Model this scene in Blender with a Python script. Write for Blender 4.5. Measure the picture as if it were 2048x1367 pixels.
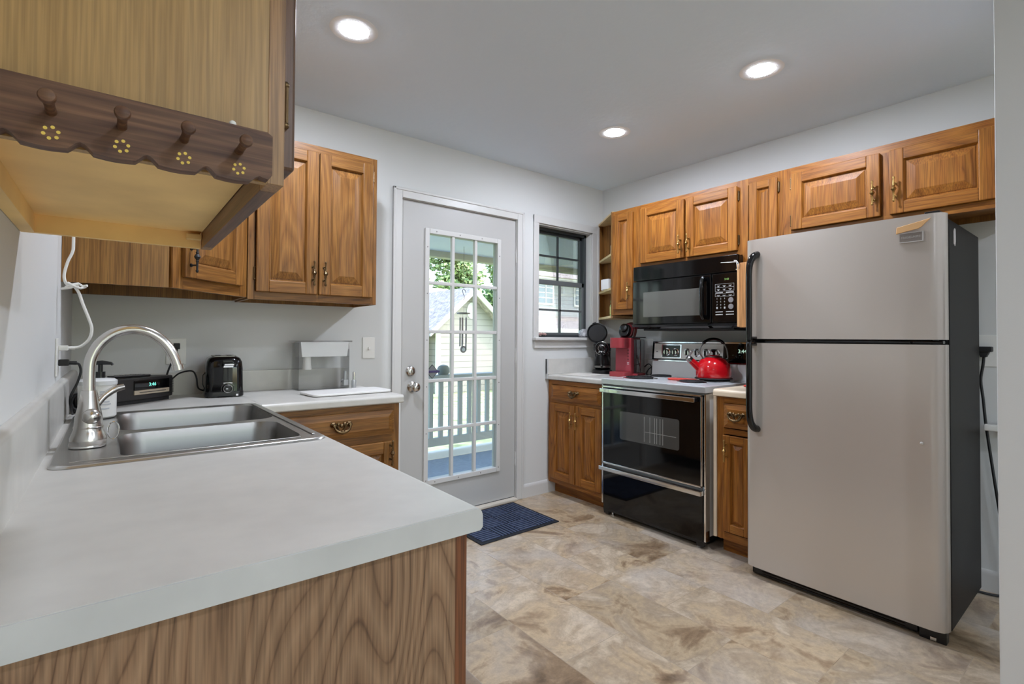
import bpy, bmesh, math, random
from mathutils import Vector, Matrix
C = bpy.context.scene
for o in list(bpy.data.objects): bpy.data.objects.remove(o, do_unlink=True)
COL = C.collection
PI = math.pi
random.seed(7)

# ---------------------------------------------------------------- camera
yaw, pitch, roll = [math.radians(a) for a in (38.46295, .914146, .332702)]
fw = Vector((math.sin(yaw)*math.cos(pitch), math.cos(yaw)*math.cos(pitch), math.sin(pitch)))
rt = Vector((math.cos(yaw), -math.sin(yaw), 0)); up = rt.cross(fw)
r2 = math.cos(roll)*rt + math.sin(roll)*up
u2 = -math.sin(roll)*rt + math.cos(roll)*up
cd = bpy.data.cameras.new('camera'); cam = bpy.data.objects.new('camera', cd); COL.objects.link(cam)
cd.sensor_width = 36; cd.lens = 1003.475/2048*36; cd.clip_start = .02; cd.clip_end = 300
cd.shift_y = -22.941/2048
mw = Matrix.Identity(4)
for i in range(3):
    mw[i][0] = r2[i]; mw[i][1] = u2[i]; mw[i][2] = -fw[i]
mw[2][3] = 1.175
cam.matrix_world = mw
C.camera = cam

# ---------------------------------------------------------------- world, sun, exposure
C.view_settings.view_transform = 'Standard'; C.view_settings.look = 'None'
C.view_settings.gamma = 1; C.view_settings.use_curve_mapping = False
C.view_settings.exposure = 0.05
C.cycles.max_bounces = 14; C.cycles.diffuse_bounces = 9; C.cycles.glossy_bounces = 6
C.cycles.transparent_max_bounces = 16; C.cycles.transmission_bounces = 8
C.cycles.sample_clamp_indirect = 6; C.cycles.use_denoising = True
C.cycles.caustics_reflective = False; C.cycles.caustics_refractive = False
W = bpy.data.worlds.new('sky'); C.world = W; W.use_nodes = True
nt = W.node_tree; nt.nodes.clear()
sk = nt.nodes.new('ShaderNodeTexSky'); sk.sky_type = 'NISHITA'; sk.sun_disc = False
sk.sun_elevation = math.radians(48); sk.sun_rotation = math.radians(120); sk.air_density = 1.2; sk.dust_density = 2.5
bg = nt.nodes.new('ShaderNodeBackground'); bg.inputs[1].default_value = 1.0
wo = nt.nodes.new('ShaderNodeOutputWorld')
nt.links.new(sk.outputs[0], bg.inputs[0]); nt.links.new(bg.outputs[0], wo.inputs[0])
LAMP = 450.0        # radiance of each recessed lamp lens
sl = bpy.data.lights.new('sun', 'SUN'); sl.energy = 2.3; sl.angle = .01; sl.color = (1, .96, .9)
so = bpy.data.objects.new('sun', sl); COL.objects.link(so)
so.rotation_euler = Vector((-.55, .42, -.72)).to_track_quat('-Z', 'Y').to_euler()

# ---------------------------------------------------------------- mesh builder
class M:
    def __init__(s): s.bm = bmesh.new()
    def _f(s, vs, mi):
        try:
            f = s.bm.faces.new(vs); f.material_index = mi; return f
        except ValueError: return None
    def box(s, x0, y0, z0, x1, y1, z1, bev=0, mi=0, seg=2):
        if x0 > x1: x0, x1 = x1, x0
        if y0 > y1: y0, y1 = y1, y0
        if z0 > z1: z0, z1 = z1, z0
        v = [s.bm.verts.new((x, y, z)) for z in (z0, z1) for y in (y0, y1) for x in (x0, x1)]
        fs = [s._f([v[i] for i in q], mi) for q in ((0,2,3,1),(4,5,7,6),(0,1,5,4),(2,6,7,3),(0,4,6,2),(1,3,7,5))]
        if bev > 0:
            bev = min(bev, .49*min(x1-x0, y1-y0, z1-z0))
            es = list({e for f in fs for e in f.edges})
            r = bmesh.ops.bevel(s.bm, geom=es, offset=bev, segments=seg, profile=.5, affect='EDGES')
            for f in r['faces']: f.material_index = mi
        return s
    def prism(s, pts, axis, a, b, mi=0, bev=0, seg=2):
        def mk(p, t):
            return {'x': (t, p[0], p[1]), 'y': (p[0], t, p[1]), 'z': (p[0], p[1], t)}[axis]
        A = [s.bm.verts.new(mk(p, a)) for p in pts]; B = [s.bm.verts.new(mk(p, b)) for p in pts]
        n = len(pts); fs = [s._f(A[::-1], mi), s._f(B, mi)]
        for i in range(n): fs.append(s._f([A[i], A[(i+1) % n], B[(i+1) % n], B[i]], mi))
        fs = [f for f in fs if f]
        bmesh.ops.recalc_face_normals(s.bm, faces=fs)
        if bev > 0:
            es = list({e for f in fs for e in f.edges})
            r = bmesh.ops.bevel(s.bm, geom=es, offset=bev, segments=seg, profile=.5, affect='EDGES')
            for f in r['faces']: f.material_index = mi
        return s
    def _basis(s, d):
        d = d.normalized(); a = Vector((0, 0, 1)) if abs(d.z) < .9 else Vector((1, 0, 0))
        u = d.cross(a).normalized(); return u, d.cross(u).normalized()
    def tube(s, pts, r, n=10, mi=0, caps=True, closed=False):
        pts = [Vector(p) for p in pts]; N = len(pts)
        rs = r if isinstance(r, (list, tuple)) else [r]*N
        rings = []; u = None
        for i, p in enumerate(pts):
            if closed: d = pts[(i+1) % N]-pts[i-1]
            else: d = pts[min(i+1, N-1)]-pts[max(i-1, 0)]
            d.normalize()
            if u is None: u, _ = s._basis(d)
            u = (u-d*u.dot(d)).normalized(); v = d.cross(u)
            rings.append([s.bm.verts.new(p+rs[i]*(math.cos(2*PI*k/n)*u+math.sin(2*PI*k/n)*v)) for k in range(n)])
        M_ = N if closed else N-1
        fs = []
        for i in range(M_):
            a, b = rings[i], rings[(i+1) % N]
            for k in range(n): fs.append(s._f([a[k], a[(k+1) % n], b[(k+1) % n], b[k]], mi))
        if caps and not closed:
            fs.append(s._f(rings[0][::-1], mi)); fs.append(s._f(rings[-1], mi))
        bmesh.ops.recalc_face_normals(s.bm, faces=[f for f in fs if f])
        return s
    def cyl(s, p0, p1, r0, r1=None, n=24, mi=0):
        return s.tube([p0, p1], [r0, r0 if r1 is None else r1], n, mi)
    def lathe(s, prof, c=(0, 0, 0), axis='z', n=32, mi=0, sx=1, sy=1):
        c = Vector(c); rings = []
        for r, h in prof:
            ring = []
            for k in range(n if r > 1e-6 else 1):
                a = 2*PI*k/n; x, y = r*math.cos(a)*sx, r*math.sin(a)*sy
                p = {'z': (x, y, h), 'y': (x, h, y), 'x': (h, x, y)}[axis]
                ring.append(s.bm.verts.new(c+Vector(p)))
            rings.append(ring)
        fs = []
        for a, b in zip(rings[:-1], rings[1:]):
            for k in range(n):
                q = [a[k % len(a)], a[(k+1) % len(a)], b[(k+1) % len(b)], b[k % len(b)]]
                q2 = []
                for v in q:
                    if v not in q2: q2.append(v)
                if len(q2) >= 3: fs.append(s._f(q2, mi))
        if len(rings[0]) > 1: fs.append(s._f(rings[0][::-1], mi))
        if len(rings[-1]) > 1: fs.append(s._f(rings[-1], mi))
        bmesh.ops.recalc_face_normals(s.bm, faces=[f for f in fs if f])
        return s
    def ball(s, c, r, mi=0, sx=1, sy=1, sz=1, n=16):
        prof = [(r*math.sin(PI*i/10), -r*math.cos(PI*i/10)*sz) for i in range(11)]
        prof[0] = (0, prof[0][1]); prof[-1] = (0, prof[-1][1])
        return s.lathe(prof, c, 'z', n, mi, sx, sy)
    def quad(s, a, b, c, d, mi=0):
        s._f([s.bm.verts.new(p) for p in (a, b, c, d)], mi); return s
    def raised(s, x0, z0, x1, z1, y0, inset, y1, mi=0):
        """a raised field on a plane facing -y: outer rectangle at y0 sloping to an inner one at y1"""
        o = [s.bm.verts.new(p) for p in ((x0, y0, z0), (x1, y0, z0), (x1, y0, z1), (x0, y0, z1))]
        i = inset
        n = [s.bm.verts.new(p) for p in ((x0+i, y1, z0+i), (x1-i, y1, z0+i), (x1-i, y1, z1-i), (x0+i, y1, z1-i))]
        for k in range(4): s._f([o[k], o[(k+1) % 4], n[(k+1) % 4], n[k]], mi)
        s._f(n, mi); return s
    def text(s, txt, x, y, z, size, mi=0, depth=.0006, align='CENTER', shear=0, mat=None):
        """lettering on a plane facing -y, centred on (x, z)"""
        cu = bpy.data.curves.new('t', 'FONT'); cu.body = txt; cu.size = size; cu.align_x = align; cu.align_y = 'CENTER'
        cu.extrude = depth; cu.resolution_u = 2; cu.shear = shear
        ob = bpy.data.objects.new('t', cu); COL.objects.link(ob)
        dg = bpy.context.evaluated_depsgraph_get(); dg.update()
        me = bpy.data.meshes.new_from_object(ob.evaluated_get(dg))
        me.transform(mat if mat else Matrix.Translation((x, y, z)) @ Matrix.Rotation(PI/2, 4, 'X'))
        k = len(s.bm.faces); s.bm.from_mesh(me); s.bm.faces.ensure_lookup_table()
        for f in s.bm.faces[k:]: f.material_index = mi
        bpy.data.meshes.remove(me); bpy.data.objects.remove(ob); bpy.data.curves.remove(cu)
        return s
    def xf(s, mat): bmesh.ops.transform(s.bm, matrix=mat, verts=s.bm.verts); return s

def crv(pts, k=6):
    """Catmull-Rom curve through the points"""
    P = [Vector(p) for p in pts]; P = [2*P[0]-P[1]]+P+[2*P[-1]-P[-2]]; o = []
    for i in range(1, len(P)-2):
        a, b, c, d = P[i-1:i+3]
        for j in range(k):
            t = j/k; o.append(.5*((2*b)+(c-a)*t+(2*a-5*b+4*c-d)*t*t+(3*b-a-3*c+d)*t**3))
    return o+[P[-2]]
def obj(name, m, mats, parent=None, label=None, smooth=38):
    bm = m.bm
    lim = math.radians(smooth); bm.normal_update()
    for f in bm.faces: f.smooth = True
    for e in bm.edges:
        if len(e.link_faces) == 2:
            try: e.smooth = e.calc_face_angle(0) < lim
            except Exception: e.smooth = True
    for f in bm.faces: f.smooth = any(e.smooth and len(e.link_faces) == 2 for e in f.edges)
    me = bpy.data.meshes.new(name); bm.to_mesh(me); bm.free()
    for x in (mats if isinstance(mats, (list, tuple)) else [mats]): me.materials.append(x)
    o = bpy.data.objects.new(name, me); COL.objects.link(o)
    if smooth == 38 and any(f.use_smooth for f in me.polygons):
        wn = o.modifiers.new('weighted', 'WEIGHTED_NORMAL'); wn.keep_sharp = True; wn.weight = 80
    if parent is not None: o.parent = parent
    if label: o['label'] = label
    return o
def tag(o, label, cat, group=None, kind=None):
    o['label'] = label; o['category'] = cat
    if group: o['group'] = group
    if kind: o['kind'] = kind
    return o
def thing(name, label, cat, loc=(0, 0, 0), rz=0, group=None):
    o = bpy.data.objects.new(name, None); COL.objects.link(o); o.empty_display_size = .05
    o.location = loc; o.rotation_euler = (0, 0, rz)
    return tag(o, label, cat, group)
def struct(name, m, mats, parent=None):
    o = obj(name, m, mats, parent)
    if parent is None: o['kind'] = 'structure'
    return o
def sgroup(name):
    o = bpy.data.objects.new(name, None); COL.objects.link(o); o['kind'] = 'structure'; return o

# ---------------------------------------------------------------- materials
def lin(c):
    return tuple((x/12.92 if x <= .04045 else ((x+.055)/1.055)**2.4) for x in [v/255 for v in c]) + (1,)
def nmat(name):
    m = bpy.data.materials.new(name); m.use_nodes = True
    return m, m.node_tree, m.node_tree.nodes['Principled BSDF']
def mat(name, c, rough=.5, metal=0, spec=.5, coat=0, emit=0, bump=0, bscale=200, var=0, vscale=8, alpha=None):
    m, t, p = nmat(name); L = t.links.new
    p.inputs['Base Color'].default_value = lin(c); p.inputs['Roughness'].default_value = rough
    p.inputs['Metallic'].default_value = metal; p.inputs['Specular IOR Level'].default_value = spec
    if coat: p.inputs['Coat Weight'].default_value = coat; p.inputs['Coat Roughness'].default_value = .05
    if emit: p.inputs['Emission Color'].default_value = lin(c); p.inputs['Emission Strength'].default_value = emit
    tc = t.nodes.new('ShaderNodeTexCoord')
    if bump:
        n = t.nodes.new('ShaderNodeTexNoise'); n.inputs['Scale'].default_value = bscale; n.inputs['Detail'].default_value = 3
        b = t.nodes.new('ShaderNodeBump'); b.inputs['Strength'].default_value = bump; b.inputs['Distance'].default_value = .003
        L(tc.outputs['Object'], n.inputs['Vector']); L(n.outputs[0], b.inputs['Height']); L(b.outputs[0], p.inputs['Normal'])
    if var:
        n = t.nodes.new('ShaderNodeTexNoise'); n.inputs['Scale'].default_value = vscale; n.inputs['Detail'].default_value = 5
        r = t.nodes.new('ShaderNodeValToRGB'); r.color_ramp.elements[0].position = .3; r.color_ramp.elements[1].position = .7
        r.color_ramp.elements[0].color = lin([max(0, x*(1-var)) for x in c]); r.color_ramp.elements[1].color = lin([min(255, x*(1+var)) for x in c])
        L(tc.outputs['Object'], n.inputs['Vector']); L(n.outputs[0], r.inputs[0]); L(r.outputs[0], p.inputs['Base Color'])
    return m
def wood(name, light, mid, dark, axis='z', across=7, along=.9, rings=14, rough=.38, pores=.34, spec=.36, streak=.4):
    """figured oak: contour lines of a noise stretched along the grain, plus fine pores"""
    m, t, p = nmat(name); L = t.links.new; N = t.nodes.new
    tc = N('ShaderNodeTexCoord'); oi = N('ShaderNodeObjectInfo')
    k = N('ShaderNodeVectorMath'); k.operation = 'SCALE'; k.inputs[0].default_value = (37, 23, 51); L(oi.outputs['Random'], k.inputs['Scale'])
    sc = {'z': (across, across, along), 'x': (along, across, across), 'y': (across, along, across)}[axis]
    a = N('ShaderNodeVectorMath'); a.operation = 'MULTIPLY'; a.inputs[1].default_value = sc
    L(tc.outputs['Object'], a.inputs[0])
    b = N('ShaderNodeVectorMath'); b.operation = 'ADD'; L(a.outputs[0], b.inputs[0]); L(k.outputs[0], b.inputs[1])
    n = N('ShaderNodeTexNoise'); n.inputs['Scale'].default_value = 1; n.inputs['Detail'].default_value = 1.5; n.inputs['Roughness'].default_value = .35
    L(b.outputs[0], n.inputs['Vector'])
    mu = N('ShaderNodeMath'); mu.operation = 'MULTIPLY'; mu.inputs[1].default_value = rings*2; L(n.outputs[0], mu.inputs[0])
    pp = N('ShaderNodeMath'); pp.operation = 'PINGPONG'; pp.inputs[1].default_value = 1; L(mu.outputs[0], pp.inputs[0])
    a5 = N('ShaderNodeVectorMath'); a5.operation = 'MULTIPLY'
    a5.inputs[1].default_value = {'z': (55, 55, .9), 'x': (.9, 55, 55), 'y': (55, .9, 55)}[axis]
    b5 = N('ShaderNodeVectorMath'); b5.operation = 'ADD'; L(k.outputs[0], b5.inputs[1])
    L(tc.outputs['Object'], a5.inputs[0]); L(a5.outputs[0], b5.inputs[0])
    n5 = N('ShaderNodeTexNoise'); n5.inputs['Scale'].default_value = 1; n5.inputs['Detail'].default_value = 4; n5.inputs['Roughness'].default_value = .7; n5.inputs['Distortion'].default_value = .3
    L(b5.outputs[0], n5.inputs['Vector'])
    m5 = N('ShaderNodeMapRange'); m5.inputs[1].default_value = .28; m5.inputs[2].default_value = .7; L(n5.outputs[0], m5.inputs[0])
    mx5 = N('ShaderNodeMix'); mx5.inputs[0].default_value = streak; L(pp.outputs[0], mx5.inputs[2]); L(m5.outputs[0], mx5.inputs[3])
    r = N('ShaderNodeValToRGB'); e = r.color_ramp.elements
    e[0].position = .0; e[0].color = lin(dark); e[1].position = 1; e[1].color = lin(light)
    x = e.new(.22); x.color = lin(mid); x = e.new(.6); x.color = lin([(q+w)/2 for q, w in zip(mid, light)])
    L(mx5.outputs[0], r.inputs[0])
    # pores
    a2 = N('ShaderNodeVectorMath'); a2.operation = 'MULTIPLY'
    a2.inputs[1].default_value = {'z': (260, 260, 7), 'x': (7, 260, 260), 'y': (260, 7, 260)}[axis]
    L(tc.outputs['Object'], a2.inputs[0])
    n2 = N('ShaderNodeTexNoise'); n2.inputs['Scale'].default_value = 1; n2.inputs['Detail'].default_value = 2; L(a2.outputs[0], n2.inputs['Vector'])
    r3 = N('ShaderNodeMapRange'); r3.inputs[1].default_value = .38; r3.inputs[2].default_value = .62
    r3.inputs[3].default_value = 1-pores; r3.inputs[4].default_value = 1.06; L(n2.outputs[0], r3.inputs[0])
    # broad tone change
    n4 = N('ShaderNodeTexNoise'); n4.inputs['Scale'].default_value = 2.2; L(tc.outputs['Object'], n4.inputs['Vector'])
    r4 = N('ShaderNodeMapRange'); r4.inputs[1].default_value = .3; r4.inputs[2].default_value = .7; r4.inputs[3].default_value = .86; r4.inputs[4].default_value = 1.12
    L(n4.outputs[0], r4.inputs[0])
    mm = N('ShaderNodeMath'); mm.operation = 'MULTIPLY'; L(r3.outputs[0], mm.inputs[0]); L(r4.outputs[0], mm.inputs[1])
    mx = N('ShaderNodeVectorMath'); mx.operation = 'SCALE'; L(r.outputs[0], mx.inputs[0]); L(mm.outputs[0], mx.inputs['Scale'])
    L(mx.outputs[0], p.inputs['Base Color'])
    p.inputs['Roughness'].default_value = rough; p.inputs['Specular IOR Level'].default_value = spec
    bu = N('ShaderNodeBump'); bu.inputs['Strength'].default_value = .12; bu.inputs['Distance'].default_value = .001
    L(n2.outputs[0], bu.inputs['Height']); L(bu.outputs[0], p.inputs['Normal'])
    return m
def glass(name, tint=(255, 255, 255), refl=1.0, rough=0.0, ior=1.45):
    m = bpy.data.materials.new(name); m.use_nodes = True; t = m.node_tree; t.nodes.clear(); L = t.links.new
    tr = t.nodes.new('ShaderNodeBsdfTransparent'); tr.inputs[0].default_value = lin(tint)
    gl = t.nodes.new('ShaderNodeBsdfGlossy'); gl.inputs['Roughness'].default_value = rough
    fr = t.nodes.new('ShaderNodeFresnel'); fr.inputs[0].default_value = ior
    mu = t.nodes.new('ShaderNodeMath'); mu.operation = 'MULTIPLY'; mu.inputs[1].default_value = refl
    mx = t.nodes.new('ShaderNodeMixShader'); o = t.nodes.new('ShaderNodeOutputMaterial')
    L(fr.outputs[0], mu.inputs[0]); L(mu.outputs[0], mx.inputs[0]); L(tr.outputs[0], mx.inputs[1]); L(gl.outputs[0], mx.inputs[2]); L(mx.outputs[0], o.inputs[0])
    return m

OAK = ((172, 113, 46), (144, 87, 31), (84, 47, 15))
oak_v = wood('oak_upright_grain', *OAK, axis='z')
oak_h = wood('oak_level_grain', *OAK, axis='x')
OAKL = ((156, 109, 55), (130, 85, 38), (76, 47, 20))
oakl_v = wood('oak_weathered_upright', *OAKL, axis='z')
oakl_h = wood('oak_weathered_level', *OAKL, axis='x')
oak_side = wood('oak_panel_side', (160, 114, 60), (130, 88, 42), (84, 54, 26), 'z', across=8, along=.5, rings=6)
lam_oak = wood('oak_woodgrain_laminate', (166, 122, 66), (138, 96, 48), (86, 56, 28), 'z', across=8, along=.5, rings=6, streak=.6)
lam_tan = wood('tan_woodgrain_laminate', (184, 150, 98), (166, 132, 82), (116, 92, 56), 'z', across=7, along=.4, rings=5, pores=.2, rough=.4, streak=.72)
lam_brn = wood('brown_woodgrain_laminate', (160, 129, 100), (138, 107, 80), (84, 60, 43), 'z', across=4.5, along=1.0, rings=42, pores=.3, rough=.45, streak=.2)
lam_red = wood('reddish_brown_edge', (150, 98, 62), (118, 72, 44), (76, 44, 26), 'z', rings=4)
dark_h = wood('dark_stained_wood', (128, 94, 68), (98, 68, 48), (60, 40, 28), 'y', across=22, along=1.5, rings=5, pores=.3)
rack_w = wood('dark_walnut_stain', (126, 92, 66), (94, 64, 46), (56, 37, 27), 'x', across=40, along=4, rings=5, pores=.3, rough=.5)
ply = mat('pale_plywood', (243, 204, 136), .6, var=.07, vscale=5)
bamboo = wood('light_tan_board', (206, 152, 98), (186, 130, 80), (150, 98, 56), 'z', across=20, along=2, rings=3)
shelf_w = mat('pale_shelf_wood', (222, 196, 146), .55, var=.06, vscale=12)
dark_hole = mat('cabinet_shadow_wood', (96, 62, 34), .7)
wall_p = mat('white_wall_paint', (213, 214, 212), .62, bump=.06, bscale=180)
ceil_p = mat('white_ceiling_paint', (226, 237, 248), .8, bump=.35, bscale=28)
trim_p = mat('white_trim_paint', (208, 207, 204), .35)
door_p = mat('white_door_paint', (186, 185, 182), .38)
lamin = mat('pale_grey_laminate', (202, 200, 194), .32, var=.025, vscale=14)
lamin_w = mat('grey_laminate_edge', (190, 191, 189), .4, var=.03, vscale=10)
almond = mat('almond_laminate', (226, 208, 182), .35)
steel = mat('brushed_steel', (146, 144, 141), .33, 1)
steel_d = mat('satin_steel_rim', (200, 199, 196), .3, 1)
chrome = mat('chrome', (226, 226, 226), .1, 1)
nickel = mat('brushed_nickel', (206, 203, 198), .22, 1)
brass = mat('antique_brass', (186, 150, 92), .3, 1)
brass_d = mat('dark_antique_brass', (112, 92, 66), .32, 1)
blk_gloss = mat('black_glass', (8, 8, 9), .06, spec=.5)
blk_pl = mat('black_plastic', (16, 16, 17), .3)
blk_shiny = mat('glossy_black_plastic', (7, 7, 8), .08)
blk_matte = mat('matte_black', (22, 22, 23), .6)
dk_side = mat('dark_textured_steel', (26, 24, 22), .45, spec=.12, bump=.12, bscale=350)
fridge_m = mat('silver_fridge_skin', (202, 194, 185), .25, metal=.35, spec=.5)
white_pl = mat('white_plastic', (232, 231, 226), .35)
white_en = mat('white_enamel', (238, 239, 239), .25)
grey_lbl = mat('grey_print', (190, 192, 196), .5)
white_ink = mat('white_print', (236, 236, 236), .5)
red_en = mat('red_enamel', (196, 20, 30), .12, coat=.5)
red_pl = mat('dull_red_plastic', (152, 54, 60), .35)
red_sil = mat('red_silicone', (206, 66, 52), .5)
navy = mat('navy_mat', (58, 70, 98), .5)
navy_d = mat('dark_navy_mat', (16, 20, 30), .7)
yellow = mat('yellow_paint', (226, 196, 88), .6)
lamp_m = bpy.data.materials.new('lit_lamp_lens'); lamp_m.use_nodes = True
_t = lamp_m.node_tree; _t.nodes.clear(); _e = _t.nodes.new('ShaderNodeEmission'); _e.inputs[0].default_value = (.91, .975, 1.12, 1); _e.inputs[1].default_value = LAMP
_o = _t.nodes.new('ShaderNodeOutputMaterial'); _t.links.new(_e.outputs[0], _o.inputs[0])
led_c = mat('teal_display_digits', (120, 230, 210), emit=1.2)
led_g = mat('green_display_digits', (130, 170, 90), emit=.25)
pane = glass('window_pane', (250, 253, 252), .7)
dark_pane = mat('oven_window', (120, 118, 112), .05, coat=.5)
plastic_cl = glass('clear_plastic', (254, 254, 254), .8, .03, 1.22)
gl_dark = glass('smoky_carafe', (214, 214, 216), 1.0)

def floor_mat():
    m, t, p = nmat('stone_look_vinyl'); L = t.links.new; N = t.nodes.new
    tc = N('ShaderNodeTexCoord')
    br = N('ShaderNodeTexBrick'); br.inputs['Scale'].default_value = 1; br.offset = .5
    br.inputs['Brick Width'].default_value = .61; br.inputs['Row Height'].default_value = .305; br.inputs['Mortar Size'].default_value = .0016
    br.inputs['Mortar Smooth'].default_value = .3
    br.inputs['Color1'].default_value = (0, 0, 0, 1); br.inputs['Color2'].default_value = (1, 1, 1, 1); br.inputs['Mortar'].default_value = (.5, .5, .5, 1)
    mp = N('ShaderNodeMapping'); mp.inputs['Rotation'].default_value = (0, 0, PI/2); mp.inputs['Location'].default_value = (.1, .22, 0)
    L(tc.outputs['Object'], mp.inputs[0]); L(mp.outputs[0], br.inputs['Vector'])
    k = N('ShaderNodeVectorMath'); k.operation = 'SCALE'; k.inputs['Scale'].default_value = 9; L(br.outputs['Color'], k.inputs[0])
    a = N('ShaderNodeVectorMath'); a.operation = 'ADD'; L(tc.outputs['Object'], a.inputs[0]); L(k.outputs[0], a.inputs[1])
    n1 = N('ShaderNodeTexNoise'); n1.inputs['Scale'].default_value = 3.6; n1.inputs['Detail'].default_value = 9; n1.inputs['Roughness'].default_value = .64; n1.inputs['Distortion'].default_value = .7
    L(a.outputs[0], n1.inputs['Vector'])
    r = N('ShaderNodeValToRGB'); e = r.color_ramp.elements
    e[0].position = .28; e[0].color = lin((98, 78, 58)); e[1].position = .78; e[1].color = lin((206, 192, 174))
    for ps, c in ((.40, (146, 122, 96)), (.48, (186, 164, 134)), (.55, (166, 147, 124)), (.64, (196, 178, 154))): x = e.new(ps); x.color = lin(c)
    L(n1.outputs[0], r.inputs[0])
    n2 = N('ShaderNodeTexNoise'); n2.inputs['Scale'].default_value = 2.3; n2.inputs['Detail'].default_value = 6; n2.inputs['Distortion'].default_value = .4; L(a.outputs[0], n2.inputs['Vector'])
    r2_ = N('ShaderNodeValToRGB'); r2_.color_ramp.elements[0].position = .48; r2_.color_ramp.elements[0].color = (0, 0, 0, 1); r2_.color_ramp.elements[1].position = .66; r2_.color_ramp.elements[1].color = (1, 1, 1, 1)
    L(n2.outputs[0], r2_.inputs[0])
    mx = N('ShaderNodeMix'); mx.data_type = 'RGBA'; mx.inputs['B'].default_value = lin((182, 171, 159)); L(r.outputs[0], mx.inputs['A'])
    mf = N('ShaderNodeMath'); mf.operation = 'MULTIPLY'; mf.inputs[1].default_value = .7; L(r2_.outputs[0], mf.inputs[0]); L(mf.outputs[0], mx.inputs['Factor'])
    # dark veins
    n3 = N('ShaderNodeTexNoise'); n3.inputs['Scale'].default_value = 5; n3.inputs['Detail'].default_value = 8; n3.inputs['Distortion'].default_value = 1.0; L(a.outputs[0], n3.inputs['Vector'])
    v = N('ShaderNodeMath'); v.operation = 'SUBTRACT'; v.inputs[1].default_value = .5; L(n3.outputs[0], v.inputs[0])
    ab = N('ShaderNodeMath'); ab.operation = 'ABSOLUTE'; L(v.outputs[0], ab.inputs[0])
    vr = N('ShaderNodeMapRange'); vr.inputs[1].default_value = 0; vr.inputs[2].default_value = .035; vr.inputs[3].default_value = .9; vr.inputs[4].default_value = 1; L(ab.outputs[0], vr.inputs[0])
    mo = N('ShaderNodeMapRange'); mo.inputs[3].default_value = 1; mo.inputs[4].default_value = .86; L(br.outputs['Fac'], mo.inputs[0])
    n6 = N('ShaderNodeTexNoise'); n6.inputs['Scale'].default_value = 38; n6.inputs['Detail'].default_value = 6; n6.inputs['Roughness'].default_value = .75; L(a.outputs[0], n6.inputs['Vector'])
    r6 = N('ShaderNodeMapRange'); r6.inputs[1].default_value = .35; r6.inputs[2].default_value = .65; r6.inputs[3].default_value = .86; r6.inputs[4].default_value = 1.1; L(n6.outputs[0], r6.inputs[0])
    sb = N('ShaderNodeSeparateColor'); L(br.outputs['Color'], sb.inputs[0])
    r7 = N('ShaderNodeMapRange'); r7.inputs[3].default_value = .86; r7.inputs[4].default_value = 1.13; L(sb.outputs[0], r7.inputs[0])
    m7 = N('ShaderNodeMath'); m7.operation = 'MULTIPLY'; L(r6.outputs[0], m7.inputs[0]); L(r7.outputs[0], m7.inputs[1])
    m8 = N('ShaderNodeMath'); m8.operation = 'MULTIPLY'; L(vr.outputs[0], m8.inputs[0]); L(m7.outputs[0], m8.inputs[1])
    mm = N('ShaderNodeMath'); mm.operation = 'MULTIPLY'; L(m8.outputs[0], mm.inputs[0]); L(mo.outputs[0], mm.inputs[1])
    sc = N('ShaderNodeVectorMath'); sc.operation = 'SCALE'; L(mx.outputs['Result'], sc.inputs[0]); L(mm.outputs[0], sc.inputs['Scale'])
    L(sc.outputs[0], p.inputs['Base Color']); p.inputs['Roughness'].default_value = .28
    bu = N('ShaderNodeBump'); bu.inputs['Strength'].default_value = .25; bu.inputs['Distance'].default_value = .002
    L(n1.outputs[0], bu.inputs['Height']); L(bu.outputs[0], p.inputs['Normal'])
    return m
floor_m = floor_mat()

# ================================================================= ROOM SHELL
XL, XR, YB, ZC = -.14, 3.253, 2.861, 2.439
XD, YD = -3.2, -3.6                       # the open dining side behind the camera
struct('floor', M().box(XD-.1, YD-.1, -.12, XR+.1, YB+.11, 0), floor_m)
struct('ceiling', M().box(XD-.05, YD-.05, ZC, XR+.05, YB+.05, ZC+.12), ceil_p)
ZW = ZC+.3
# back wall with door and window openings
DX0, DX1, DZ = 1.38, 2.325, 2.058
WX0, WX1, WZ0, WZ1 = 2.52, 3.118, 1.163, 2.056
T = .115
m = M()
m.box(XL-.1, YB, 0, DX0, YB+T, ZW).box(DX0, YB, DZ, DX1, YB+T, ZW).box(DX1, YB, 0, WX0, YB+T, ZW)
m.box(WX0, YB, 0, WX1, YB+T, WZ0).box(WX0, YB, WZ1, WX1, YB+T, ZW).box(WX1, YB, 0, XR+.1, YB+T, ZW)
struct('wall_back', m, wall_p)
struct('wall_left', M().box(XL-.1, .1, 0, XL, YB, ZW), wall_p)
struct('wall_right', M().box(XR, YD, 0, XR+.1, YB, ZW), wall_p)
PX, PY = 2.2, .291
struct('wall_front', M().box(PX, PY-.115, 0, 2.62, PY, ZC+.01, bev=.004), wall_p)  # stops short of wall_right: gap added to let light reach the fridge niche
struct('wall_dining_left', M().box(XD-.1, YD, 0, XD, .2, ZW), wall_p)
struct('wall_dining_back', M().box(XD, .1, 0, XL-.1, .2, ZW), wall_p)
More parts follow.
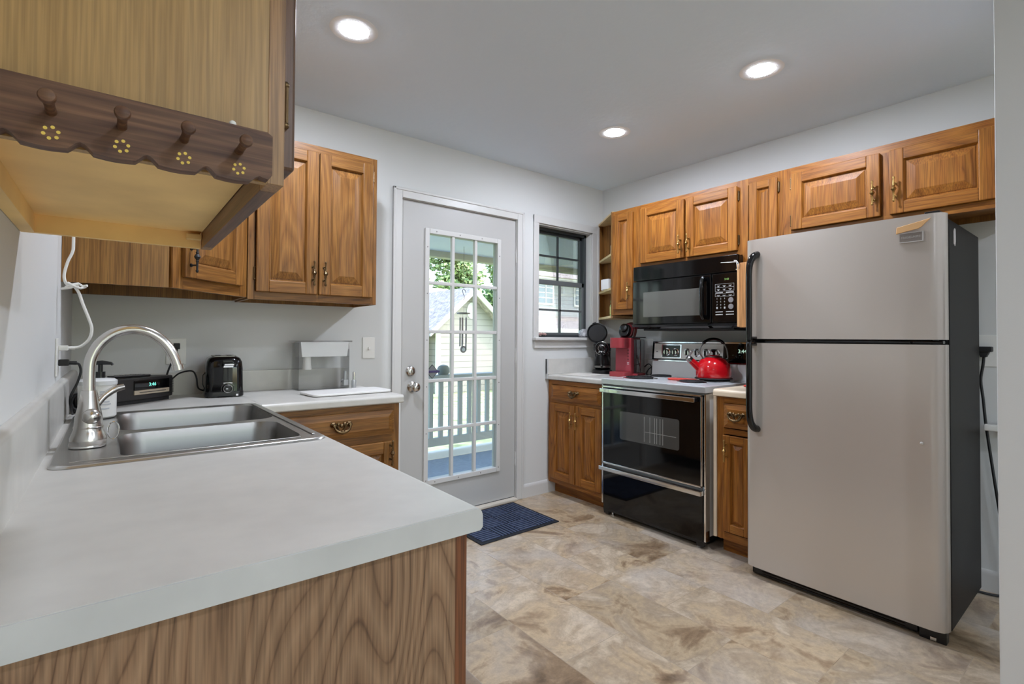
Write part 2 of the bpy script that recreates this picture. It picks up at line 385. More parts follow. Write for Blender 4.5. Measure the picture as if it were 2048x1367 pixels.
# dining end wall with an opening for the added fill window behind the camera
m = M()
m.box(XD, YD-.1, 0, .3, YD, ZW).box(.3, YD-.1, 0, 2.7, YD, .06).box(.3, YD-.1, 2.1, 2.7, YD, ZW).box(2.7, YD-.1, 0, XR, YD, ZW)
struct('wall_dining_end', m, wall_p)
w2 = sgroup('added_window')  # unseen window, added to bring soft daylight in from behind
m = M()
for a in (.3, 1.47, 2.64): m.box(a, YD-.08, .06, a+.06, YD-.02, 2.1)
for a in (.06, 2.05): m.box(.36, YD-.08, a, 2.64, YD-.02, a+.05)
obj('window_frame', m, trim_p, w2)
obj('glass_pane', M().box(.35, YD-.055, .1, 2.65, YD-.05, 2.06), pane, w2)

# ---- trims
def casing_profile(m, path_boxes): ...
m = M()   # door casing
cw = .062
for (x0, x1) in ((DX0-cw+.012, DX0+.012), (DX1-.012, DX1+cw-.012)):
    m.box(x0, YB-.014, 0, x1, YB, DZ+cw-.012, .004); 
    xo = (x0, x0+.018) if x0 < 2 else (x1-.018, x1)
    m.box(xo[0], YB-.02, 0, xo[1], YB, DZ+cw-.012, .005)
m.box(DX0+.012, YB-.014, DZ-.012, DX1-.012, YB, DZ+cw-.012, .004)
m.box(DX0-cw+.012, YB-.02, DZ+cw-.03, DX1+cw-.012, YB, DZ+cw-.012, .005)
# jambs
m.box(DX0-.003, YB, 0, DX0+.014, YB+T, DZ).box(DX1-.014, YB, 0, DX1+.003, YB+T, DZ).box(DX0, YB, DZ-.014, DX1, YB+T, DZ+.002)
struct('trim_1', m, trim_p)
m = M()   # window casing, stool and apron
for (x0, x1) in ((WX0-.05, WX0+.002), (WX1-.002, WX1+.078)):
    m.box(x0, YB-.014, WZ0+.02, x1, YB, WZ1+.058, .004)
m.box(WX0-.05, YB-.016, WZ1-.002, WX1+.078, YB, WZ1+.058, .004)
m.box(WX1+.055, YB-.02, WZ0+.02, WX1+.078, YB, WZ1+.058, .005)
m.box(WX0-.055, YB-.045, WZ0-.002, WX1+.085, YB, WZ0+.024, .008)     # stool nose
m.box(WX0, YB-.01, WZ0+.0, WX1, YB+T, WZ0+.022)
m.box(WX0-.04, YB-.016, WZ0-.06, WX1+.07, YB, WZ0-.002, .005)      # apron
m.box(WX0-.002, YB, WZ0, WX0+.01, YB+T, WZ1).box(WX1-.01, YB, WZ0, WX1+.002, YB+T, WZ1).box(WX0, YB, WZ1-.01, WX1, YB+T, WZ1+.002)
struct('trim_2', m, trim_p)
def baseboard(name, m): return struct(name, m, trim_p)
bp = [(0, 0), (-.014, 0), (-.014, .075), (-.008, .092), (0, .098)]
m = M().prism([(YB+a, b) for a, b in bp], 'x', DX1+cw-.012, 2.70)
baseboard('baseboard_back', m)
m = M().prism([(XR+a, b) for a, b in bp], 'y', YD, .9)
baseboard('baseboard_right', m)

# ---- door_1
d1 = sgroup('door_1')
SX0, SX1, SZ0, SZ1, SY = 1.396, 2.309, .022, 2.042, YB+.012
GX0, GX1, GZ0, GZ1 = 1.592, 2.140, .262, 1.852
m = M()
m.box(SX0, SY, SZ0, GX0, SY+.044, SZ1).box(GX1, SY, SZ0, SX1, SY+.044, SZ1).box(GX0, SY, SZ0, GX1, SY+.044, GZ0).box(GX0, SY, GZ1, GX1, SY+.044, SZ1)
obj('door_slab', m, door_p, d1)
m = M(); fwid = .032
for (x0, z0, x1, z1) in ((GX0-fwid, GZ0-fwid, GX0, GZ1+fwid), (GX1, GZ0-fwid, GX1+fwid, GZ1+fwid), (GX0, GZ0-fwid, GX1, GZ0), (GX0, GZ1, GX1, GZ1+fwid)):
    m.box(x0, SY-.012, z0, x1, SY+.001, z1, .004)
for (x, z) in [(GX0-.016, GZ0+.3*k) for k in range(6)]+[(GX1+.016, GZ0+.3*k) for k in range(6)]+[(GX0+.18*k+.05, GZ1+.016) for k in range(3)]+[(GX0+.18*k+.05, GZ0-.016) for k in range(3)]:
    m.cyl((x, SY-.0128, z), (x, SY-.0118, z), .004, n=8, mi=1)
obj('glass_frame', m, [trim_p, mat('screw_plug_grey', (120, 118, 114), .6)], d1)
m = M(); gw = .022
cols = [GX0+(GX1-GX0)*k/3 for k in (1, 2)]; rows = [GZ0+(GZ1-GZ0)*k/5 for k in (1, 2, 3, 4)]
for x in cols: m.box(x-gw/2, SY-.006, GZ0, x+gw/2, SY+.02, GZ1, .004)
for z in rows: m.box(GX0, SY-.0055, z-gw/2, GX1, SY+.0195, z+gw/2, .004)
obj('muntin_grid', m, trim_p, d1)
obj('glass_pane', M().box(GX0, SY+.02, GZ0, GX1, SY+.024, GZ1), pane, d1)
m = M().lathe([(.032, 0), (.032, -.006), (.027, -.012), (.02, -.014), (.019, -.022), (.012, -.024), (.0, -.024)], (1.467, SY, .967), 'y')
obj('deadbolt', m.box(1.463, SY-.034, .958, 1.471, SY-.022, .976, .002), nickel, d1)
m = M().lathe([(.033, 0), (.033, -.005), (.024, -.012), (.012, -.016), (.012, -.032), (.022, -.038), (.029, -.05), (.028, -.062), (.018, -.07), (0, -.071)], (1.478, SY, .868), 'y')
obj('door_knob', m.cyl((1.478, SY-.074, .868), (1.478, SY-.069, .868), .007, n=12), nickel, d1)
for z in (.3, 1.05, 1.78):
    obj('hinge', M().box(SX1-.002, SY-.008, z-.05, SX1+.012, SY+.004, z+.05, .003).cyl((SX1+.005, SY-.01, z-.052), (SX1+.005, SY-.01, z+.052), .006, n=10), trim_p, d1)
obj('threshold', M().box(DX0+.014, YB-.03, 0, DX1-.014, YB+T, .02, .006), mat('almond_threshold', (216, 208, 194), .4), d1)
obj('door_sweep', M().box(SX0, SY-.001, .0195, SX1, SY+.04, .024), blk_matte, d1)

# ---- window_1 (dark bronze double-hung)
w1 = sgroup('window_1')
wf = mat('dark_bronze_frame', (58, 62, 64), .4)
ws = mat('grey_sash_frame', (98, 101, 102), .4)
ax0, ax1, az0, az1 = WX0+.01, WX1-.01, WZ0+.022, WZ1-.01
Y0 = YB+.055
m = M()
m.box(ax0, Y0, az0, ax0+.022, Y0+.06, az1).box(ax1-.022, Y0, az0, ax1, Y0+.06, az1).box(ax0, Y0, az1-.022, ax1, Y0+.06, az1).box(ax0, Y0, az0, ax1, Y0+.06, az0+.022)
obj('window_frame', m, wf, w1)
zm = 1.622; xm = (ax0+ax1)/2
m = M()   # upper sash, set back
for q in ((ax0+.02, zm-.012, ax0+.042, az1-.02), (ax1-.042, zm-.012, ax1-.02, az1-.02), (ax0+.02, az1-.045, ax1-.02, az1-.02), (ax0+.02, zm-.012, ax1-.02, zm+.02)):
    m.box(q[0], Y0+.032, q[1], q[2], Y0+.056, q[3])
zq = (zm+az1)/2; m.box(xm-.008, Y0+.038, zm, xm+.008, Y0+.05, az1-.03).box(ax0+.04, Y0+.038, zq-.008, ax1-.04, Y0+.05, zq+.008)
obj('sash', m, wf, w1)
m = M()   # lower sash, in front
for q in ((ax0+.02, az0+.01, ax0+.048, zm+.018), (ax1-.048, az0+.01, ax1-.02, zm+.018), (ax0+.02, zm-.02, ax1-.02, zm+.018), (ax0+.02, az0+.01, ax1-.02, az0+.04)):
    m.box(q[0], Y0+.004, q[1], q[2], Y0+.03, q[3], .003)
zq2 = (zm+az0)/2; m.box(xm-.008, Y0+.01, az0+.03, xm+.008, Y0+.024, zm).box(ax0+.04, Y0+.01, zq2-.008, ax1-.04, Y0+.024, zq2+.008)
obj('sash', m, ws, w1)
obj('glass_pane', M().box(ax0+.03, Y0+.043, zm, ax1-.03, Y0+.045, az1-.03), pane, w1)
obj('glass_pane', M().box(ax0+.03, Y0+.016, az0+.03, ax1-.03, Y0+.018, zm), pane, w1)

# ================================================================= RECESSED LAMPS
def lamp(x, y, label, group='recessed ceiling lamps'):
    t = thing('recessed_light', label, 'ceiling light', (x, y, ZC), 0, group)
    obj('trim_ring', M().lathe([(.0595, -.0002), (.0605, -.0016), (.092, -.0016), (.096, -.0001), (.0595, 0)], n=48), mat('white_lamp_ring', (244, 246, 248), .4), t)
    obj('lamp_lens', M().lathe([(.0594, -.0002), (.0594, -.0016), (.052, -.003), (.04, -.0042), (.025, -.0052), (.01, -.0057), (0, -.0058)], n=40), lamp_m, t)
lamp(.757, 2.009, 'lit round recessed ceiling light above the sink counter, nearest the hanging peg cabinet')
lamp(2.36, 1.103, 'lit round recessed ceiling light nearest the refrigerator')
lamp(2.385, 2.005, 'lit round recessed ceiling light in front of the stove and microwave')
for x, y in ((.75, -1.2), (2.3, -1.2), (-1.6, -1.2), (.75, -2.7), (2.3, -2.7)):  # unseen lamps added over the dining area for ambient light
    lamp(x, y, 'added unseen recessed fill light over the dining area behind the kitchen')

# ================================================================= CABINETS
def door_leaf(m, x0, z0, x1, z1, y=0, t=.02, st=.056, v=0, h=1, arch=0):
    m.box(x0, y-t, z0, x0+st, y, z1, .004, v).box(x1-st, y-t, z0, x1, y, z1, .004, v)
    m.box(x0+st-.0005, y-t+.0005, z0, x1-st+.0005, y, z0+st, .0035, h).box(x0+st-.0005, y-t+.0005, z1-st, x1-st+.0005, y, z1, .0035, h)
    g = .007   # ogee moulding inside the frame
    m.raised(x0+st-.001, z0+st-.001, x1-st+.001, z1-st+.001, y-t+.002, g, y-.005, v)
    i = st+g
    ins = min(.034, .3*(x1-x0-2*i))
    m.raised(x0+i+.0035, z0+i+.0035, x1-i-.0035, z1-i-.0035, y-.0075, ins, y-t+.002, v)
def handle(parent, x, z, y=-.02, m_=brass, s=1.0):
    """turned spindle pull on two posts"""
    pr = [(0, -.062), (.0045, -.058), (.0055, -.053), (.0035, -.049), (.004, -.02), (.0065, -.016), (.004, -.013), (.009, -.004), (.0115, 0), (.009, .005), (.004, .013), (.0065, .016), (.004, .02), (.0035, .049), (.0055, .053), (.0045, .058), (0, .062)]
    m = M().lathe([(r*s, h*s) for r, h in pr], (x, y-.026, z), 'z', 14)
    for q in (-.032, .032):
        m.cyl((x, y+.001, z+q*s), (x, y-.026, z+q*s), .0032, n=8); m.cyl((x, y+.001, z+q*s), (x, y-.003, z+q*s), .007, n=10)
    return obj('door_handle', m, m_, parent)
def bail(parent, x, z, y=-.022, m_=brass_d):
    """ornate bail pull: two rosettes, a scrolled plate and a drooping bail with a leaf at the middle"""
    m = M()
    for sgn in (-1, 1):
        m.lathe([(.013, 0), (.013, -.003), (.008, -.007), (.006, -.014), (.009, -.019), (.006, -.024), (0, -.025)], (x+sgn*.036, y, z+.008), 'y', 14)
        m.tube([(x+sgn*(.036-.006*k), y-.004, z+.008-.004*k+.008*math.sin(k)) for k in range(6)], [.005, .006, .006, .005, .004, .003], 8)
        m.ball((x+sgn*.014, y-.008, z+.011), .008, sy=.6)
    m.tube([(x+.036*math.cos(a), y-.02-.006*math.sin(a), z+.006-.03*math.sin(a)) for a in [PI*k/14 for k in range(15)]], [.004+.0022*math.sin(PI*k/14) for k in range(15)], 10)
    m.ball((x, y-.024, z-.024), .010, sy=.7); m.ball((x, y-.01, z+.004), .009, sy=.6)
    m.ball((x-.012, y-.024, z-.02), .006); m.ball((x+.012, y-.024, z-.02), .006)
    return obj('drawer_pull', m, m_, parent)
def hinge(parent, x, z, y=0):
    m = M().box(x-.006, y-.003, z-.026, x+.006, y, z+.026, .001).cyl((x, y-.006, z-.024), (x, y-.006, z+.024), .0042, n=8).ball((x, y-.006, z+.027), .005).ball((x, y-.006, z-.027), .005)
    return obj('hinge', m, brass_d, parent)
def door(parent, x0, z0, x1, z1, hside, hz, mats, hng=None, hm=brass, hx=None, st=.056, hs=1.0):
    m = M(); door_leaf(m, x0, z0, x1, z1, st=st); d = obj('door', m, mats, parent, smooth=8)
    if hside: handle(d, hx if hx is not None else (x0+.024 if hside == 'l' else x1-.024), hz, m_=hm, s=hs)
    if hng:
        for z in hng[1]: hinge(d, x0-.004 if hng[0] == 'l' else x1+.004, z)
    return d
def drawer(parent, x0, z0, x1, z1, mats_h, pull=True, px=None):
    m = M().box(x0, -.013, z0, x1, 0, z1, .002).raised(x0+.004, z0+.004, x1-.004, z1-.004, -.0128, .026, -.021)
    d = obj('drawer', m, mats_h, parent, smooth=8)
    if pull: bail(d, (x0+x1)/2 if px is None else px, (z0+z1)/2+.004)
    return d
def frame(parent, x0, x1, z0, z1, rails, stiles, mats, sw=.04):
    """face frame: outer stiles, top and bottom rails, extra rails (z,w) and stiles (x,w,z0,z1)"""
    m = M()
    m.box(x0, 0, z0, x0+sw, .02, z1, .001, 0).box(x1-sw, 0, z0, x1, .02, z1, .001, 0)
    for z, w in rails: m.box(x0+sw, .0004, z-w/2, x1-sw, .02, z+w/2, 0, 1)
    for x, w, a, b in stiles: m.box(x-w/2, .0004, a, x+w/2, .02, b, 0, 0)
    return obj('face_frame', m, mats, parent)

# ---- wall cabinets on the right wall (faces -X):   rz = -90
R90 = -PI/2
XF = 2.935
ov = [oak_v, oak_h]
def wall_cab(name, label, yl, w, zb, zt, depth=.318, loc_z=None):
    t = thing(name, label, 'cabinet', (XF, yl, zb), R90)
    h = zt-zb
    m = M().box(.0, .02, .0, .012, depth, h).box(w-.012, .02, 0, w, depth, h).box(0, .021, h-.015, w, depth, h-.001).box(0.001, .021, .03, w-.001, depth, .042).box(.001, depth-.01, 0.001, w-.001, depth-.001, h-.002)
    obj('carcass', m, oak_side, t)
    return t, h
ZT = 2.13
c, h = wall_cab('wall_cabinet', 'narrow tall oak wall cabinet between the open corner shelf and the microwave cabinet', 2.487, .225, 1.355, ZT)
frame(c, 0, .225, 0, h, ((.02, .04), (h-.02, .04)), (), ov, .03)
door(c, .022, .038, .202, h-.032, 'r', .17, ov, None, brass, st=.05)
c, h = wall_cab('wall_cabinet', 'two-door oak wall cabinet directly above the black microwave', 2.262, .777, 1.684, ZT)
frame(c, 0, .777, 0, h, ((.015, .03), (h-.02, .04)), ((.4, .045, .03, h-.04),), ov, .035)
door(c, .043, .027, .393, h-.032, 'r', .115, ov, ('l', (.09, h-.09)), brass)
door(c, .406, .027, .751, h-.032, 'l', .115, ov, ('r', (.09, h-.09)), brass)
c, h = wall_cab('wall_cabinet', 'narrow oak wall cabinet partly hidden by the refrigerator, right of the microwave cabinet', 1.485, .235, 1.355, ZT)
frame(c, 0, .235, 0, h, ((.02, .04), (h-.02, .04)), (), ov, .035)
door(c, .047, .038, .206, h-.034, None, .1, ov, ('r', (.1, h-.09)), brass, st=.045)
c, h = wall_cab('wall_cabinet', 'wide two-door oak wall cabinet above the refrigerator', 1.25, .95, 1.745, ZT)
frame(c, 0, .95, 0, h, ((.018, .036), (h-.02, .04)), ((.475, .05, .036, h-.04),), ov, .04)
door(c, .045, .036, .456, h-.038, 'r', .15, ov, ('l', (.09, h-.09)), brass)
door(c, .494, .036, .868, h-.038, 'l', .15, ov, None, brass)

# ---- open corner shelf at the end of that run
SHX = [(XF+.003, 2.489), (XR-.002, 2.489), (XR-.002, YB-.002), (XR-.055, YB-.002)]
t = thing('corner_shelf', 'open slanted oak corner shelf between the window and the narrow wall cabinet', 'shelf', (XF, 2.489, 1.335))
def loc(pts, o): return [(a-o[0], b-o[1]) for a, b in pts]
LP_ = loc(SHX, (XF, 2.489))
for z in (0, .215, .475): obj('shelf_board', M().prism(LP_, 'z', z, z+.018, bev=.002), shelf_w, t)
obj('top_board', M().prism(LP_, 'z', .79, .805), shelf_w, t)
obj('back_panel', M().box(XR-XF-.052, YB-2.489-.012, .018, XR-XF-.003, YB-2.489-.003, .79).box(XR-XF-.012, .012, .018, XR-XF-.003, YB-2.489-.012, .79), oak_side, t)
obj('side_panel', M().box(.004, .0005, -.002, XR-XF-.003, .012, .8), oak_side, t)
def jar(name, label, cat, loc_, r, h, bm_, lid_m, lid_h=.02, lbl=None):
    t = thing(name, label, cat, loc_)
    obj('body', M().lathe([(0, 0), (r*.94, 0), (r, .006), (r, h*.8), (r*.8, h*.93), (r*.8, h)], n=28), bm_, t)
    obj('lid', M().lathe([(0, h+lid_h), (r*.82, h+lid_h), (r*.88, h+lid_h-.003), (r*.88, h), (0, h)], n=28), lid_m, t)
    if lbl: obj('paper_label', M().lathe([(r+.0006, h*.16), (r+.0008, h*.17), (r+.0008, h*.7), (r+.0006, h*.71)], n=28), lbl, t)
    return t
jar('jar', 'cream jar with a dark lid on the top shelf of the corner unit', 'jar', (3.085, 2.575, 1.8286), .042, .10, mat('cream_ceramic', (226, 214, 186), .4), mat('grey_tin_lid', (96, 94, 96), .35, .6), .03)
t = tag(obj('carton', M().box(-.035, -.04, 0, .035, .04, .15, .002), mat('cream_carton', (222, 214, 190), .6)), 'tall cream carton at the back of the middle shelf of the corner unit', 'box'); t.location = (3.10, 2.565, 1.5686)
b = mat('white_box_card', (234, 234, 236), .6)
t = thing('tea_box', 'small white box standing at the open front edge of the middle corner shelf', 'box', (3.135, 2.715, 1.5686), .5)
obj('box_body', M().box(-.04, -.035, 0, .04, .035, .085, .002), b, t); obj('printed_line', M().box(-.012, -.0356, .04, .014, -.035, .046), grey_lbl, t)
t = tag(obj('tea_box', M().box(-.03, -.03, 0, .03, .03, .078, .002), b), 'second white box tucked between the small white box and the carton', 'box'); t.location = (3.055, 2.63, 1.5686)
jar('jar', 'green capped jar with a yellow green label on the lowest corner shelf', 'jar', (3.09, 2.585, 1.3536), .042, .105, mat('pale_green_plastic', (150, 190, 96), .4), mat('green_cap', (54, 132, 60), .4), .022, mat('yellow_green_label', (224, 220, 130), .5))

# ---- base cabinets on the right wall
XB = 2.635
def base_cab(label, yl, w, rz=R90, x=XB, zt=.858, depth=.6, mats=ov, locn=None):
    t = thing('base_cabinet', label, 'cabinet', locn or (x, yl, 0), rz)
    m = M().box(0, .02, .1, .014, depth, zt).box(w-.014, .02, .1, w, depth, zt).box(0, .021, .1, w, depth, .115).box(.001, depth-.01, .1, w-.001, depth-.001, zt)
    obj('carcass', m, oak_side, t)
    obj('toe_kick', M().box(.002, .062, 0, w-.002, .078, .1), mats[1], t)
    return t
c = base_cab('oak base cabinet with a drawer over two doors, left of the stove', 2.858, .568)
frame(c, 0, .568, .085, .860, ((.845, .03), (.70, .03), (.105, .04)), ((.30, .03, .12, .69),), ov, .035)
drawer(c, .042, .715, .542, .828, [oak_h])
door(c, .034, .122, .296, .69, 'r', .585, ov, None, brass)
door(c, .304, .122, .548, .69, 'l', .585, ov, None, brass)
c = base_cab('narrow oak base cabinet squeezed between the stove and the refrigerator', 1.478, .225)
frame(c, 0, .225, .085, .860, ((.845, .03), (.675, .03), (.105, .04)), (), ov, .04)
drawer(c, .042, .697, .2, .828, [oak_h], px=.121)
door(c, .04, .135, .2, .655, 'l', .575, ov, None, brass, st=.042)

# ---- worktops on the right
def nose(r, xf, xb, z0, z1):
    p = [(xb, z0), (xb, z1)]
    for k in range(6):
        a = PI/2*k/5; p.append((xf+r-r*math.sin(a), z1-r+r*math.cos(a)))
    p += [(xf, z0+.004), (xf+.004, z0)]
    return p
t = thing('worktop', 'pale laminate worktop with backsplash in the window corner left of the stove', 'worktop', (0, 0, 0))
obj('slab', M().prism(nose(.014, 2.612, XR-.002, .865, .902), 'y', 2.292, YB-.002), lamin, t)
obj('backsplash', M().box(2.60, YB-.022, .902, XR-.003, YB-.002, 1.022, .004).box(XR-.022, 2.292, .902, XR-.002, YB-.023, 1.022, .004), lamin, t)
obj('end_cap', M().box(2.6, YB-.0225, .866, 2.613, YB-.002, 1.02, .002), lamin_w, t)
t = thing('worktop', 'short almond laminate worktop between the stove and the refrigerator', 'worktop', (0, 0, 0))
obj('slab', M().prism(nose(.018, 2.612, XR-.002, .8645, .903), 'y', 1.262, 1.49), almond, t)
obj('filler_panel', M().box(2.632, 1.481, .085, 2.70, 1.5, .861, .002), almond, t, 'almond vertical filler strip beside the stove')

# ================================================================= STOVE
t = thing('stove', 'white and black electric range with black glass oven door and coil burners', 'stove', (2.60, 2.287, 0), R90)
w = .762
m = M().box(.012, .03, .06, w-.012, .60, .868).box(.02, .05, .02, w-.02, .58, .06, 0, 1)
obj('body', m, [white_en, blk_pl], t)
m = M().box(0, -.006, .872, w, .54, .912, .006)
obj('cooktop', m, mat('white_cooktop_enamel', (206, 209, 211), .16), t)
obj('front_rail', M().box(.001, -.009, .874, w-.001, -.004, .908, .003), mat('satin_grey_rail', (196, 198, 200), .3, .6), t)
obj('trim_strip', M().box(0, -.002, .075, .013, .04, .868, .002), chrome, t); obj('trim_strip', M().box(w-.013, -.002, .045, w, .04, .868, .002), chrome, t)
od = obj('oven_door', M().box(.016, -.012, .35, w-.016, .03, .862, .003), blk_gloss, t)
m = M()
for q in ((.016, .345, w-.016, .357), (.016, .852, w-.016, .864), (.016, .345, .025, .864), (w-.025, .345, w-.016, .864)): m.box(q[0], -.016, q[1], q[2], -.008, q[3], .002)
obj('door_trim', m, chrome, od)
def rrect(x0, z0, x1, z1, r, n=5):
    p = []
    for cx, cz, a0 in ((x1-r, z1-r, 0), (x0+r, z1-r, PI/2), (x0+r, z0+r, PI), (x1-r, z0+r, 1.5*PI)):
        for k in range(n+1): a = a0+PI/2*k/n; p.append((cx+r*math.cos(a), cz+r*math.sin(a)))
    return p
m = M().prism(rrect(.163, .527, .6, .708, .014), 'y', -.0128, -.011)
obj('oven_window', m, mat('oven_window_glass', (74, 74, 72), .06, coat=.5), od)
m = M()
for x in (.353, .395, .43, .445, .468, .487): m.box(x, -.0134, .54, x+.0035, -.0125, .695)
for z in (.60,): m.box(.36, -.0133, z, .58, -.0126, z+.003)
obj('oven_rack', m, mat('dim_rack_wire', (150, 150, 146), .4), od)
hb = obj('oven_handle', M().box(.02, -.052, .822, w-.045, -.034, .848, .004), chrome, od)
for x in (.03, w-.075): obj('handle_bracket', M().box(x, -.036, .826, x+.03, -.01, .846, .002), blk_pl, od)
dr = obj('drawer', M().box(.018, -.006, .045, w-.016, .03, .318, .004), blk_gloss, t)
obj('drawer_handle', M().box(.004, -.04, .303, w-.012, -.004, .33, .004), chrome, dr)
obj('kick_plate', M().prism([(.02, .012), (.06, .012), (.06, .03), (w-.06, .03), (w-.06, .012), (w-.02, .012), (w-.004, .05), (.012, .05)], 'y', .0, .025), blk_pl, t)
for x in (.07, w-.06): obj('leveling_foot', M().cyl((x, .03, 0), (x, .03, .03), .008, n=10).cyl((x, .03, 0), (x, .03, .006), .014, n=12), chrome, t)
# burners
def burner(x, y, r):
    m = M().lathe([(r*.35, .913), (r*.9, .9135), (r*1.12, .9175), (r*1.16, .9165), (r*1.14, .912)], (x, y, 0), n=36)
    b_ = obj('drip_pan', m, chrome, t)
    pts = []; turns = 4
    for k in range(turns*18+1):
        a = 2*PI*k/18; rr = r*.2+(r*.8)*k/(turns*18)
        pts.append((x+rr*math.cos(a), y+rr*math.sin(a), .922))
    obj('heating_coil', M().tube(pts, .0048, 8), blk_matte, b_)
for x, y, r in ((.19, .165, .098), (.19, .405, .075), (.567, .17, .075), (.587, .40, .098)): burner(x, y, r)
# backguard: slanted lower splash + control panel
bgp = obj('backguard', M().prism([(.535, .905), (.6, .905), (.62, 1.16), (.57, 1.16), (.552, 1.02), (.545, 1.005)], 'x', .012, w-.004), white_en, t)
cp = obj('control_panel', M().prism([(.548, 1.018), (.60, 1.018), (.61, 1.16), (.562, 1.16)], 'x', .004, w), blk_shiny, t)
def cpq(m, x0, z0, x1, z1, off, mi=0):     # plate on the sloping panel face
    def yy(z): return .548+(z-1.018)*.0986-off
    a = [(x0, yy(z0), z0), (x1, yy(z0), z0), (x1, yy(z1), z1), (x0, yy(z1), z1)]
    b2 = [(x, y+off*.9, z) for x, y, z in a]
    va = [m.bm.verts.new(p) for p in a]; vb = [m.bm.verts.new(p) for p in b2]
    m._f(va, mi)
    for k in range(4): m._f([va[k], vb[k], vb[(k+1) % 4], va[(k+1) % 4]], mi)
m = M(); cpq(m, .012, 1.15, w-.002, 1.158, .005); cpq(m, .004, 1.018, w-.002, 1.026, .006)
obj('chrome_strip', m, chrome, cp)
m = M(); cpq(m, .022, 1.036, .56, 1.145, .0025); cpq(m, .086, 1.043, .248, 1.138, .0042, 1); cpq(m, .094, 1.047, .24, 1.134, .0045, 2); cpq(m, .04, 1.082, .055, 1.087, .004, 3)
obj('panel_face', m, [mat('ivory_panel', (246, 246, 238), .35), chrome, mat('dark_green_panel', (46, 58, 50), .2), blk_matte], cp)
m = M(); cpq(m, .575, 1.04, w-.004, 1.135, .0022); obj('clock_window', m, blk_gloss, cp)
m = M().text('3:44', .69, .551, 1.10, .034)
for k in range(5): m.box(.60+k*.022, .5515, 1.066+(k % 2)*.006, .614+k*.022, .5525, 1.07+(k % 2)*.006)
obj('clock_digits', m, mat('pale_green_digits', (200, 236, 214), emit=.7), cp)
for i, x in enumerate((.133, .203, .301, .372, .442, .511)):
    y = .548+.066*.0986
    k = obj('knob', M().lathe([(.0285, -.003), (.0285, -.006), (.022, -.008), (.02, -.02), (.017, -.023), (0, -.023)], (x, y, 1.084), 'y', 24), [chrome], cp)
    m = M().box(x-.005, y-.03, 1.066, x+.005, y-.008, 1.102, .003)
    for q in range(10):
        a = 2*PI*q/10; m.box(x+.0245*math.cos(a)-.002, y-.0065, 1.084+.0245*math.sin(a)-.002, x+.0245*math.cos(a)+.002, y-.0055, 1.084+.0245*math.sin(a)+.002)
    obj('knob_grip', m, blk_pl, k)
obj('badge', M().box(.185, .5425, .957, .248, .546, .973, .002, 0).box(.192, .5418, .962, .241, .543, .968, 0, 1), [mat('steel_blue_badge', (96, 102, 114), .3, .5), white_ink], bgp)

# ================================================================= MICROWAVE
t = thing('microwave', 'black over-range microwave mounted under the oak cabinet', 'microwave', (2.865, 2.235, 1.235), R90)
w = .757
obj('body', M().box(.004, .03, .012, w-.004, .385, .442), blk_pl, t)
obj('underside_vent', M().box(.05, .05, 0, w-.05, .37, .014, .004), blk_matte, t)
vg = obj('top_grille', M().box(0, .0, .345, w, .032, .445, .005), blk_shiny, t)
md = obj('door', M().box(0, -.006, .042, .59, .03, .341, .006), blk_shiny, t)
obj('door_window', M().box(.09, -.0074, .092, .515, -.005, .262, .001), mat('grey_mesh_window', (92, 91, 86), .12), md)
m = M().tube([(.553, -.006, .31), (.553, -.034, .318), (.553, -.046, .3), (.553, -.05, .2), (.553, -.046, .095), (.553, -.034, .075), (.553, -.006, .082)], [.012, .013, .014, .0145, .014, .013, .012], 14)
obj('door_handle', m, blk_shiny, md)
obj('bottom_rail', M().prism([(-.006, .038), (.03, .038), (.03, .012), (.02, .012), (-.012, .024)], 'x', 0, w), blk_shiny, t)
pn = obj('control_panel', M().box(.594, -.004, .042, w, .03, .341, .005), blk_shiny, t)
m = M()
def ol(x0, z0, x1, z1, d=.0012):
    for q in ((x0, z0, x1, z0+d), (x0, z1-d, x1, z1), (x0, z0, x0+d, z1), (x1-d, z0, x1, z1)): m.box(q[0], -.0046, q[1], q[2], -.0039, q[3])
ol(.617, .232, .736, .276); ol(.617, .254, .736, .2552, .0006); ol(.617, .2, .736, .219)
for r_, z in enumerate((.267, .246, .209)):
    for k in range(3): m.box(.628+k*.037, -.0046, z-.003, .648+k*.037, -.0039, z-.001); m.box(.633+k*.037, -.0046, z-.009, .643+k*.037, -.0039, z-.005)
for r_, row in enumerate(('123', '456', '789')):
    for k, chh in enumerate(row): m.text(chh, .629+k*.024, -.0042, .187-r_*.0185, .013, depth=.0003)
m.text('0', .653, -.0042, .132, .013, depth=.0003)
for k in (0, 2): m.box(.625+k*.024, -.0046, .126, .634+k*.024, -.0039, .138)
for z in (.224, .108, .092):
    m.box(.62, -.0046, z-.003, .666, -.0039, z+.002); m.box(.686, -.0046, z-.003, .734, -.0039, z+.002)
obj('key_legends', m, mat('grey_key_print', (186, 186, 184), .5), pn)
m = M()
for z in (.177, .138): m.lathe([(.016, -.0004), (.016, -.0008), (0, -.001)], (.716, -.004, z), 'y', 20)
obj('round_key', m, mat('grey_round_key', (128, 124, 124), .5), pn)
obj('clock_digits', M().text('3:43', .69, -.0042, .302, .017, depth=.0003), led_g, pn)

